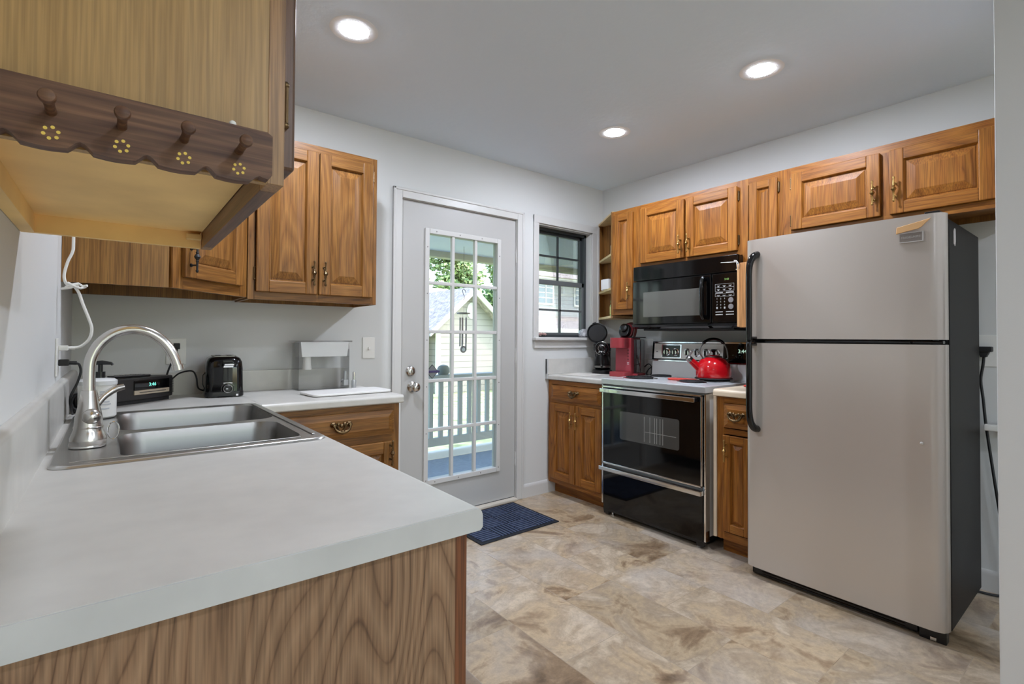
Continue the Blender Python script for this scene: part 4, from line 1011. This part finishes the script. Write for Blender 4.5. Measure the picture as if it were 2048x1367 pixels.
obj('printed_mark', M().prism([(-.008, .137), (.03, .137), (.032, .144), (-.006, .144)], 'y', -.1236, -.122).prism([(-.004, .146), (.034, .146), (.034, .152), (-.003, .152)], 'y', -.1236, -.122).box(-.006, -.1042, .064, .03, -.1034, .067), white_ink, t)
dl = obj('dial', M().lathe([(.017, 0), (.0165, -.012), (.013, -.015), (0, -.015)], (.012, -.1025, .04), 'y', 24).box(.004, -.119, .0385, .012, -.117, .0415, 0, 1), [blk_pl, white_ink], t)
obj('dial_ring', M().tube([(.012+.0175*math.cos(q), -.116, .04+.0175*math.sin(q)) for q in [2*PI*k/24 for k in range(24)]], .0018, 6, closed=True).tube([(.012+.026*math.cos(q), -.1035, .04+.026*math.sin(q)) for q in [-.5+(PI+1)*k/20 for k in range(21)]], .0012, 6), steel, dl)
obj('foot_tab', M().box(.045, -.106, .006, .054, -.1025, .014), white_ink, t)
obj('cord', M().tube(crv([(-.07, .03, .02), (-.1, 0, .04), (-.108, -.02, .09), (-.125, .0, .118), (-.17, .04, .108), (-.2, .08, .08)], 5), .0035, 8).tube([(-.072, -.04, .028), (-.085, -.06, .06), (-.084, -.05, .1), (-.07, -.02, .115)], .002, 6), blk_matte, t)
# ---- outlets, plugs, cords
t = thing('wall_outlet', 'white wall outlet plate on the back wall behind the radio', 'outlet', (.235, YB, 1.105))
obj('cover_plate', M().box(-.04, -.006, -.062, .04, 0, .062, .003), white_pl, t)
obj('receptacle', M().box(-.017, -.0075, .008, .017, -.005, .04, .002).box(-.017, -.0075, -.04, .017, -.005, -.008, .002), white_pl, t)
t = thing('power_cord', 'black cord with a flat plug running from the back wall outlet down behind the radio', 'cord', (.235, YB-.02, 1.13))
obj('plug', M().box(-.012, -.02, -.014, .012, .012, .014, .003), blk_matte, t)
obj('cable', M().tube(crv([(0, -.02, -.01), (-.006, -.028, -.04), (-.03, -.035, -.1), (-.045, -.03, -.16), (-.05, -.02, -.21)], 5), .004, 8), blk_matte, t)
t = thing('wall_outlet', 'white wall outlet plate on the left wall with two cords plugged in', 'outlet', (XL, 2.118, 1.108))
obj('cover_plate', M().box(0, -.036, -.06, .006, .036, .06, .003), white_pl, t)
t = thing('power_cord', 'black cord plugged low into the left wall outlet, curving down behind the soap bottle', 'cord', (XL, 2.118, 1.09))
obj('plug', M().box(.006, -.01, -.009, .032, .01, .011, .003).cyl((.03, 0, 0), (.05, 0, -.001), .006, n=10), blk_matte, t)
obj('cable', M().tube(crv([(.045, -.004, -.001), (.056, -.006, -.006), (.06, -.006, -.03), (.052, -.006, -.065), (.036, .0, -.11), (.034, .1, -.16), (.034, .18, -.184)], 5), .0035, 8), blk_matte, t)
t = thing('adapter_plug', 'black power adapter and bundled cord lying by the left backsplash behind the soap tub', 'plug', (-.09, 2.40, .9004))
obj('adapter', M().box(-.02, -.03, 0, .02, .05, .07, .006), blk_pl, t)
obj('bundled_cord', M().tube([(.0+.022*math.cos(q*1.9), -.05+.012*math.sin(q*.7), .04+.03*math.sin(q*1.9)) for q in [k*.33 for k in range(30)]], .0035, 6), blk_matte, t)
t = thing('extension_cord', 'white extension cord tied in a knot below the corner cabinet, plugged into the left wall', 'cord', (XL, 2.118, 1.137))
obj('plug', M().box(.006, -.011, -.008, .03, .011, .008, .003).cyl((.028, 0, 0), (.045, 0, 0), .005, n=10), white_pl, t)
obj('cable', M().tube(crv([(.04, 0, 0), (.06, .0, .006), (.08, 0, .03), (.085, .0, .062), (.077, .0, .095), (.062, 0, .14), (.052, .0, .175), (.04, .005, .195), (.025, .006, .2), (.018, .0, .21), (.016, .0, .235), (.024, .002, .275), (.034, .004, .305), (.036, .008, .34), (.034, .012, .5), (.03, .014, .8)], 5), .0042, 8), white_pl, t)
obj('knot', M().tube([(.02, -.004, .192), (.034, -.012, .2), (.05, -.008, .205), (.06, .0, .198), (.072, -.006, .2)], .004, 8).tube([(.024, -.008, .206), (.04, -.014, .196), (.056, -.008, .19), (.068, 0, .196)], .004, 8).tube([(.01, -.004, .186), (.03, -.01, .19), (.05, -.012, .2)], .004, 8), white_pl, t)
# ---- water dispenser
t = thing('water_dispenser', 'clear plastic water filter dispenser with a white upper reservoir on the back worktop', 'water dispenser', (.745, 2.695, .9004), math.radians(3))
def shell(m, x0, y0, z0, x1, y1, z1, th, mi=0):
    m.box(x0, y0, z0, x1, y1, z0+th, 0, mi).box(x0, y0, z0+th, x1, y0+th, z1, 0, mi).box(x0, y1-th, z0+th, x1, y1, z1, 0, mi).box(x0, y0+th, z0+th, x0+th, y1-th, z1, 0, mi).box(x1-th, y0+th, z0+th, x1, y1-th, z1, 0, mi); return m
obj('tank', shell(M(), 0, 0, .0, .27, .12, .245, .003), plastic_cl, t)
m = M().prism([(.012, .252), (.272, .252), (.262, .172), (.02, .172)], 'y', .008, .112, bev=.004)
obj('reservoir', m, mat('white_reservoir', (244, 245, 245), .35), t)
obj('filter', M().lathe([(0, .105), (.022, .105), (.024, .11), (.02, .13), (.019, .172), (0, .172)], (.06, .05, 0), n=24), white_pl, t)
obj('cover', M().box(-.012, -.006, .25, .285, .126, .258, .003), glass('clear_cover', (250, 250, 250), .8, .03, 1.22), t)
obj('spigot', M().cyl((.235, -.03, .02), (.235, -.03, .095), .009, n=14).cyl((.235, .0, .04), (.235, -.04, .04), .012, n=14).box(.222, -.045, .018, .248, -.015, .05, .004), mat('grey_clear_spigot', (170, 172, 172), .15, .5), t)
t = thing('drip_bottle', 'small clear and grey bottle standing beside the water dispenser', 'bottle', (1.03, 2.68, .9004))
obj('body', M().lathe([(0, 0), (.012, 0), (.0125, .01), (.0125, .04), (.008, .046), (0, .046)], n=20), mat('grey_clear_body', (178, 180, 180), .2, .3), t); obj('cap', M().lathe([(.007, .044), (.007, .085), (.004, .09), (0, .09)], n=16), chrome, t)
t = thing('cutting_board', 'white plastic cutting board lying flat on the worktop in front of the water dispenser', 'cutting board', (.91, 2.46, .9004), math.radians(4))
obj('board', M().prism(rrect(-.2, -.1, .2, .1, .025), 'z', .002, .013, bev=.004), mat('white_board', (232, 231, 228), .4), t)
m = M()
for x in (-.17, .17):
    for y in (-.07, .07): m.cyl((x, y, 0), (x, y, .003), .01, n=12)
obj('rubber_foot', m, blk_matte, t)
# ---- light switch
t = thing('light_switch', 'white toggle light switch plate on the wall between the corner cabinets and the door', 'light switch', (1.186, YB, 1.115))
obj('cover_plate', M().box(-.038, -.006, -.062, .038, 0, .062, .003), white_pl, t)
obj('toggle', M().box(-.006, -.016, -.012, .006, -.005, .004, .002), white_pl, t)

# ================================================================= LEFT WALL CABINETS
# two-door cabinet on the back wall
t = thing('wall_cabinet', 'two-door oak wall cabinet on the back wall, above the toaster and water dispenser', 'cabinet', (.478, 2.555, 1.35), 0)
w, h = .62, .78
obj('carcass', M().box(0, .02, 0, .012, .304, h).box(w-.012, .02, 0, w, .304, h).box(.001, .021, h-.015, w-.001, .304, h-.001).box(.001, .021, .03, w-.001, .304, .042).box(.001, .296, .001, w-.001, .304, h-.002), oak_side, t)
frame(t, 0, w, 0, h, ((.02, .04), (h-.02, .04)), ((.312, .03, .04, h-.04),), ol_, .03)
door(t, .032, .036, .309, h-.038, 'r', .138, ol_, ('l', (.12, h-.1)), brass_d)
door(t, .315, .036, .593, h-.038, 'l', .138, ol_, ('r', (.12, h-.1)), brass_d)
# diagonal corner cabinet
t = thing('wall_cabinet', 'diagonal oak corner wall cabinet above the radio with a small black handle', 'cabinet', (.17, 2.25, 1.357), PI/4)
ca, sa = math.cos(PI/4), math.sin(PI/4)
def w2l(p): dx, dy = p[0]-.17, p[1]-2.25; return (dx*ca+dy*sa, -dx*sa+dy*ca)
foot = [(.17, 2.25), (.476, 2.556), (.476, YB-.001), (XL+.001, YB-.001), (XL+.001, 2.25)]
h = .773
inn = [(.165, 2.262), (.47, 2.567), (.47, YB-.003), (XL+.003, YB-.003), (XL+.003, 2.262)]
m = M().prism([w2l(p) for p in inn], 'z', .045, .06).prism([w2l(p) for p in inn], 'z', h-.012, h)
m.prism([w2l(p) for p in ((XL+.001, YB-.02), (.47, YB-.02), (.47, YB-.001), (XL+.001, YB-.001))], 'z', 0, h)
m.prism([w2l(p) for p in ((.464, 2.575), (.476, 2.575), (.476, YB-.021), (.464, YB-.021))], 'z', 0, h)
obj('carcass', m, oak_side, t)
obj('side_panel', M().prism([w2l(p) for p in ((XL+.001, 2.25), (.158, 2.25), (.158, 2.262), (XL+.001, 2.262))], 'z', 0, h), lam_oak, t)
w = .431
frame(t, 0, w, 0, h, ((.025, .05), (h-.02, .04)), (), ol_, .05)
door(t, .042, .045, .385, h-.035, 'l', .125, ol_, None, blk_matte)
# near cabinet hanging from the left wall
t = thing('wall_cabinet', 'wall cabinet seen from below with a peg rack on its tan end panel', 'cabinet', (.17, .69, 1.37), PI/2)
w, h, dpt = .62, .76, .309
obj('end_panel', M().box(0, .02, 0, .012, dpt, h), lam_tan, t, 'tan woodgrain end panel')
obj('carcass', M().box(w-.014, .022, 0, w, dpt, h, 0, 0).box(.012, dpt-.02, 0, w-.014, dpt, .06).box(.012, .021, .034, w-.014, dpt-.02, .046).box(.012, .021, h-.015, w-.014, dpt-.02, h).box(.012, dpt-.008, .06, w-.014, dpt, h-.015), ply, t)
m = M().box(0, 0, 0, .042, .02, h, .001, 0).box(w-.042, 0, 0, w, .02, h, .001, 0).box(.042, .0004, h-.04, w-.042, .02, h, 0, 1)
obj('face_frame', m, [wood('weathered_tan_oak', (176, 138, 92), (146, 108, 66), (98, 68, 40), 'z', rings=5), oakl_h], t)
obj('bottom_rail', M().box(.042, .0004, 0, w-.042, .02, .042, .001), wood('dark_stained_rail', (128, 94, 68), (98, 68, 48), (60, 40, 28), 'x', across=22, along=1.5, rings=5, pores=.3), t, 'dark stained bottom rail')
obj('corner_block', M().box(w-.034, .022, .016, w-.016, .05, .028, .002), mat('pale_wood_block', (222, 190, 130), .6), t)
dm = [wood('dark_brown_door', (120, 90, 66), (92, 66, 48), (58, 40, 28), 'z', rings=5), wood('dark_brown_door_rail', (120, 90, 66), (92, 66, 48), (58, 40, 28), 'x', rings=5)]
door(t, .026, .03, .305, h-.03, 'r', .12, dm, ('l', (.115, h-.1)), brass_d)
door(t, .315, .03, .596, h-.03, 'l', .12, dm, ('r', (.115, h-.1)), brass_d)
# peg rack
t = thing('peg_rack', 'dark scalloped wooden peg rack with yellow dot flowers on the end of the near cabinet', 'peg rack', (0, .69, 1.36))
x0, x1 = XL+.002, .152
top = .0685; pts = [(x0, top), (x1-.006, top), (x1, top-.004), (x1, .016)]
def sc(x):  # scalloped lower edge: rounded lobes meeting at small arched notches
    u = ((x+.0275+.0015) % .0555)/.0555   # 0 at a notch
    d = min(u, 1-u)
    return .0125-.0085*(d/.17)**1.6 if d < .17 else .004-.0015*math.sin((d-.17)/.33*PI/2)
xs = [x1-.012-(x1-.012-x0)*k/110 for k in range(111)]
pts += [(x1-.004, .010), (x1-.012, sc(x1-.012))]+[(x, sc(x)) for x in xs[1:]]
obj('board', M().prism(pts, 'y', -.017, 0), rack_w, t)
for xp in (-.1065, -.0515, .004, .0595, .115):
    m = M().lathe([(.0046, -.016), (.0042, -.03), (.0044, -.048), (.0052, -.052), (.0068, -.056), (.007, -.06), (.006, -.0622), (.0034, -.0632), (0, -.0634)], (xp, 0, .0375), 'y', 18)
    obj('peg', m, rack_w, t)
    m = M()
    for k in range(6):
        a = 2*PI*k/6+.3
        m.lathe([(.0017, 0), (.0017, -.0003), (0, -.0003)], (xp+.0058*math.cos(a), -.0171, .0165+.0058*math.sin(a)), 'y', 12)
    obj('painted_flower', m, yellow, t)
obj('white_cap', M().ball((.1085, -.012, .0705), .004), white_pl, t)

# suncatcher on the door glass
t = thing('suncatcher', 'small dark-edged diamond ornament with a purple bar stuck on the door glass', 'ornament', (1.632, SY+.0165, .956))
obj('diamond', M().prism([(0, -.044), (.044, 0), (0, .044), (-.044, 0)], 'y', -.002, .0015), mat('smoky_grey_glass', (120, 124, 124), .2), t)
m = M()
for a, b in (((0, -.044), (.044, 0)), ((.044, 0), (0, .044)), ((0, .044), (-.044, 0)), ((-.044, 0), (0, -.044))): m.tube([(a[0], 0, a[1]), (b[0], 0, b[1])], .0026, 6)
obj('lead_edge', m, blk_matte, t)
obj('bar', M().box(-.054, -.004, -.007, .054, .0012, .007, .001), mat('dark_purple_bar', (74, 66, 104), .4), t)

# ================================================================= OUTSIDE
grass_m = mat('lawn_grass', (156, 170, 124), .9, var=.3, vscale=3)
porch_m = mat('blue_grey_porch_paint', (128, 140, 160), .6, var=.05, vscale=30)
porch_w = mat('painted_sunlit_edge', (226, 222, 216), .7)  # pale colour stands in for sunlight along the outer porch boards
rail_m = mat('grey_green_rail_paint', (148, 154, 158), .6)
sid = bpy.data.materials.new('lap_siding'); sid.use_nodes = True
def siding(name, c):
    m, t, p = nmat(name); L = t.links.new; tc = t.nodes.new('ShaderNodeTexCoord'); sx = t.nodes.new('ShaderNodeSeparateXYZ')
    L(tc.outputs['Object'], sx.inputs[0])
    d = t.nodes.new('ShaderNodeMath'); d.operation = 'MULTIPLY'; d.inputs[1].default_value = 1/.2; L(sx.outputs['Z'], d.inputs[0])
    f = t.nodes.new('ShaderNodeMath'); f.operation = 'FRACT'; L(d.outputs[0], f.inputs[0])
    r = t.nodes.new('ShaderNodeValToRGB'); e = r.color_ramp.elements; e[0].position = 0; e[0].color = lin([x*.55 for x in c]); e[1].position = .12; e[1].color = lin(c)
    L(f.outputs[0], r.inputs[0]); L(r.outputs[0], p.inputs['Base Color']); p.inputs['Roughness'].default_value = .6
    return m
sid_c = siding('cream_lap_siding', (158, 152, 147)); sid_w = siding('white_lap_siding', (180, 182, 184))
shing = mat('grey_shingles', (164, 155, 153), .9, var=.18, vscale=9)
out_tr = mat('white_exterior_trim', (226, 226, 222), .5)
ext_gl = mat('blue_grey_window_glass', (96, 122, 142), .1, coat=.5)
struct('lawn', M().box(-60, -60, -.8, 80, 90, -.6), grass_m)
struct('added_patio', M().box(-8, -9, -.62, 10, YD-.1, -.1), mat('pale_concrete', (176, 176, 174), .8, var=.06))  # unseen paving, added to keep green lawn bounce out of the room
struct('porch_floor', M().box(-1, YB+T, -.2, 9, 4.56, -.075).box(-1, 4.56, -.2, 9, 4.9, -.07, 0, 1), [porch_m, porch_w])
m = M().box(-4, YB+T, 2.13, 10, 5.15, 2.2)
struct('porch_ceiling', m, mat('pale_blue_porch_ceiling', (226, 226, 255), .7))
struct('porch_beam', M().box(-4, 4.80, 2.066, 10, 4.92, 2.13), mat('tan_beam_paint', (186, 180, 166), .7))
struct('roof', M().box(-5, -6.2, ZC+.3, 11, 5.3, ZC+.4).box(-5, 5.15, 2.2, 11, 5.3, ZC+.4), shing)  # unseen slab; deep rear overhang shaped to keep sun off the dining window
t = thing('porch_railing', 'grey green wooden porch railing with upright balusters outside the back door', 'railing', (.4, 4.85, -.07))
L_ = 6.6
obj('top_rail', M().box(0, -.07, .80, L_, .07, .84, .006).box(0, -.02, .76, L_, .02, .80).box(0, -.045, .765, L_, -.02, .8), rail_m, t)
obj('bottom_rail', M().box(0, -.02, .06, L_, .02, .15), rail_m, t)
for k in range(52): obj('baluster', M().box(.052+k*.1262-.0225, -.018, .15, .052+k*.1262+.0225, .018, .77), rail_m, t)
for x in (0, 1.3, 5.2): obj('post_foot', M().box(x-.04, -.04, 0, x+.04, .04, .06), rail_m, t)
for x, lb in ((5.36, 'grey square porch post outside the kitchen window'), (.2, 'grey square porch post at the far left end of the porch railing')):
    tag(obj('porch_post', M().box(x-.045, 4.925, -.2, x+.045, 5.01, 2.13), rail_m), lb, 'post')
t = thing('wind_chime', 'metal tube wind chime with a round medallion hanging from the porch', 'wind chime', (2.85, 4.4, 2.13))
dkm = mat('dull_bronze', (104, 100, 112), .4, .5)
obj('hook', M().tube([(0, 0, -.0), (0, 0, -.45)], .002, 6).tube([(.022*math.cos(q), 0, -.47+.022*math.sin(q)) for q in [-.4+k*.25 for k in range(12)]]+[(.012*math.cos(q)-.004, 0, -.53+.028*math.sin(q)) for q in [1.6-k*.3 for k in range(12)]], .003, 6), dkm, t)
tp = obj('top_plate', M().lathe([(0, -.69), (.07, -.69), (.072, -.695), (.07, -.705), (0, -.705)], n=24).tube([(0, 0, -.55), (0, 0, -.69)], .001, 5), dkm, t)
for k in range(5):
    a = 2*PI*k/5; x, y = .035*math.cos(a), .035*math.sin(a)
    obj('chime_tube', M().cyl((x, y, -.74), (x, y, -1.0-.02*k), .0075, n=12).tube([(x, y, -.7), (x, y, -.745)], .0008, 5), dkm, t)
obj('medallion', M().tube([(0, 0, -.705), (0, 0, -1.02)], .0008, 5).lathe([(0, -.004), (.036, -.004), (.036, .004), (0, .004)], (0, 0, -1.07), 'y', 24).lathe([(.02, -.005), (.02, -.0045), (0, -.0055)], (0, 0, -1.07), 'y', 20, 1), [dkm, mat('pale_medallion', (206, 210, 220), .5)], t)
lump = mat('grey_stoneware', (116, 122, 124), .7)
t = tag(obj('garden_ornament', M().lathe([(0, 0), (.05, 0), (.066, .03), (.064, .07), (.045, .1), (0, .112)], n=24, sx=1.1), lump), 'grey rounded ornament sitting on the porch rail below the wind chime', 'ornament'); t.location = (2.88, 4.85, .77)
# chain-link fence
t = thing('wire_fence', 'low chain-link fence crossing the lawn beyond the porch', 'fence', (0, 8.2, -.6))
galv = mat('galvanised_wire', (150, 152, 150), .5, .6)
obj('top_bar', M().cyl((1, 0, .98), (14, 0, .98), .02, n=8), galv, t)
for k in range(6): obj('fence_post', M().cyl((1.5+k*2.4, 0, 0), (1.5+k*2.4, 0, 1.02), .025, n=8), galv, t)
m = M()
for k in range(130):
    x = .6+k*.1
    for sg in (-1, 1): m.tube([(x, 0, .02), (x+sg*.95, 0, .97)], .002, 3, caps=False)
obj('wire_mesh', m, galv, t)
# neighbour house with a front gable
t = thing('neighbour_house', 'cream sided single-storey house with a front gable beyond the lawn', 'house', (7.97, 14.0, -.6))
ez = 2.03
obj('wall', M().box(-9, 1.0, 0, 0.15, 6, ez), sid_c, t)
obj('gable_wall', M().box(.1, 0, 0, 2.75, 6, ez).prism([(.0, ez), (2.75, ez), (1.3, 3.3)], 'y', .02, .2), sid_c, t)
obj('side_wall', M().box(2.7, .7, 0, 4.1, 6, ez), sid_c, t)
obj('roof', M().prism([(.55, ez-.1), (.45, ez+.05), (4.2, 3.84), (8, ez), (7.8, ez-.2)], 'x', -9.5, 3.0), shing, t)
obj('gable_roof', M().prism([(-.32, ez-.2), (-.32, ez-.02), (1.3, 3.48), (2.95, ez-.02), (2.95, ez-.2), (1.3, 3.29)], 'y', -.35, 4.5), shing, t)
obj('gable_fascia', M().prism([(-.34, ez-.2), (-.34, ez-.05), (1.3, 3.45), (2.97, ez-.05), (2.97, ez-.2), (1.3, 3.25)], 'y', -.4, -.34), out_tr, t)
obj('side_roof', M().prism([(.3, ez-.1), (.25, ez+.05), (3.2, 3.1), (6.4, ez)], 'x', 2.5, 4.2), shing, t)
obj('gutter', M().box(-9.5, .4, ez-.08, -.1, .56, ez+.06), out_tr, t)
obj('gutter_fascia', M().box(2.9, .1, ez-.1, 4.2, .3, ez+.06), out_tr, t)
obj('gable_vent', M().lathe([(.18, 0), (.18, -.02), (0, -.025)], (1.42, .02, 2.7), 'y', 24, 0, 1, 1.5), out_tr, t)
obj('corner_board', M().box(.05, -.03, 0, .22, .02, ez), out_tr, t)
obj('downspout', M().tube([(-.55, .45, ez), (-.5, .45, ez-.15), (-.22, .35, ez-.42), (-.2, .3, ez-.6), (-.2, .3, .1)], .06, 8), out_tr, t)
wn = obj('window', M().box(2.95, .62, .75, 3.9, .72, 1.75), out_tr, t); obj('pane', M().box(3.03, .6, .83, 3.82, .63, 1.67), ext_gl, wn)
# two-storey house seen through the kitchen window
t = thing('two_story_house', 'white sided two-storey house seen through the kitchen window', 'house', (16.4, 19.0, -.6))
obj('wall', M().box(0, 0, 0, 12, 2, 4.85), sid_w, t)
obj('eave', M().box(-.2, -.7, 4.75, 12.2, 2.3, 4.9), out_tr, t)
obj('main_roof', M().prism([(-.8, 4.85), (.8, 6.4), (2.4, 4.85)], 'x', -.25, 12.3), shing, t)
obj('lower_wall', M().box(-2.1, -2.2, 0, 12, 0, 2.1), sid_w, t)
obj('lower_roof', M().prism([(-2.6, 2.05), (-2.6, 2.22), (-.0, 2.95), (0, 2.5)], 'x', -2.25, 12.4), shing, t)
obj('lower_fascia', M().box(-2.3, -2.66, 2.0, 12.4, -2.58, 2.24), out_tr, t)
for x in (.3, 3.0, 6.2):
    wn = obj('window', M().box(x-.1, -.06, 3.5, x+1.1, .02, 4.72), out_tr, t); obj('pane', M().box(x, -.08, 3.6, x+1.0, -.05, 4.64), ext_gl, wn)
    m = M().box(x+.48, -.1, 3.6, x+.53, -.07, 4.64)
    for z in (3.86, 4.12, 4.38): m.box(x, -.1, z-.02, x+1.0, -.07, z+.02)
    obj('grille_bar', m, out_tr, wn)
# trees and a bush
def leafy(centers, n, size, m):
    rnd = random.Random(len(centers)*13+n)
    for k in range(n):
        c, r = centers[rnd.randrange(len(centers))]
        d = Vector((rnd.gauss(0, 1), rnd.gauss(0, 1), rnd.gauss(0, 1))).normalized()*r*(rnd.random()**.35)
        p = Vector(c)+d
        a = Vector((rnd.gauss(0, 1), rnd.gauss(0, 1), rnd.gauss(0, 1))).normalized(); b2 = a.orthogonal().normalized(); s = size*rnd.uniform(.6, 1.3)
        m.quad(p-a*s, p-b2*s*.6, p+a*s, p+b2*s*.6, rnd.randrange(2))
    return m
leaf1 = mat('leaf_green', (178, 198, 134), .7); leaf2 = mat('leaf_dark_green', (128, 156, 104), .7); bark = mat('bark', (96, 82, 68), .9)
for i, (x, y, hh, lb) in enumerate(((16.5, 34, 11, 'leafy green tree behind the left roof of the neighbour house'), (21.5, 35, 10.5, 'leafy green tree behind the neighbour house gable'), (27.2, 36, 9, 'lower leafy tree right of the neighbour house gable'), (11, 35, 11.5, 'leafy green tree left of the neighbour house'))):
    t = thing('tree', lb, 'tree', (x, y, -.6))
    obj('trunk', M().tube([(0, 0, 0), (.1, 0, hh*.4), (0, .1, hh*.8)], [.28, .2, .1], 10), bark, t)
    cs = [((random.uniform(-1.4, 1.4), random.uniform(-1.3, 1.3), hh*random.uniform(.4, .95)), random.uniform(1.1, 1.5)) for _ in range(12)]
    obj('crown', leafy(cs, 8000, .2, M()), [leaf1, leaf2], t)
t = thing('shrub', 'pale flowering shrub against the neighbour house wall', 'shrub', (10.9, 13.2, -.6))
obj('foliage', leafy([((0, 0, .5), .5), ((.6, .1, .45), .5), ((1.2, 0, .5), .55), ((-.4, 0, .35), .4)], 1400, .07, M()), [mat('pale_green_leaf', (176, 194, 110), .7), mat('cream_flower', (226, 226, 180), .7)], t)
obj('stem', M().tube([(0, 0, 0), (0, 0, .5)], .03, 6).tube([(.6, .1, 0), (.6, .1, .45)], .03, 6), bark, t)
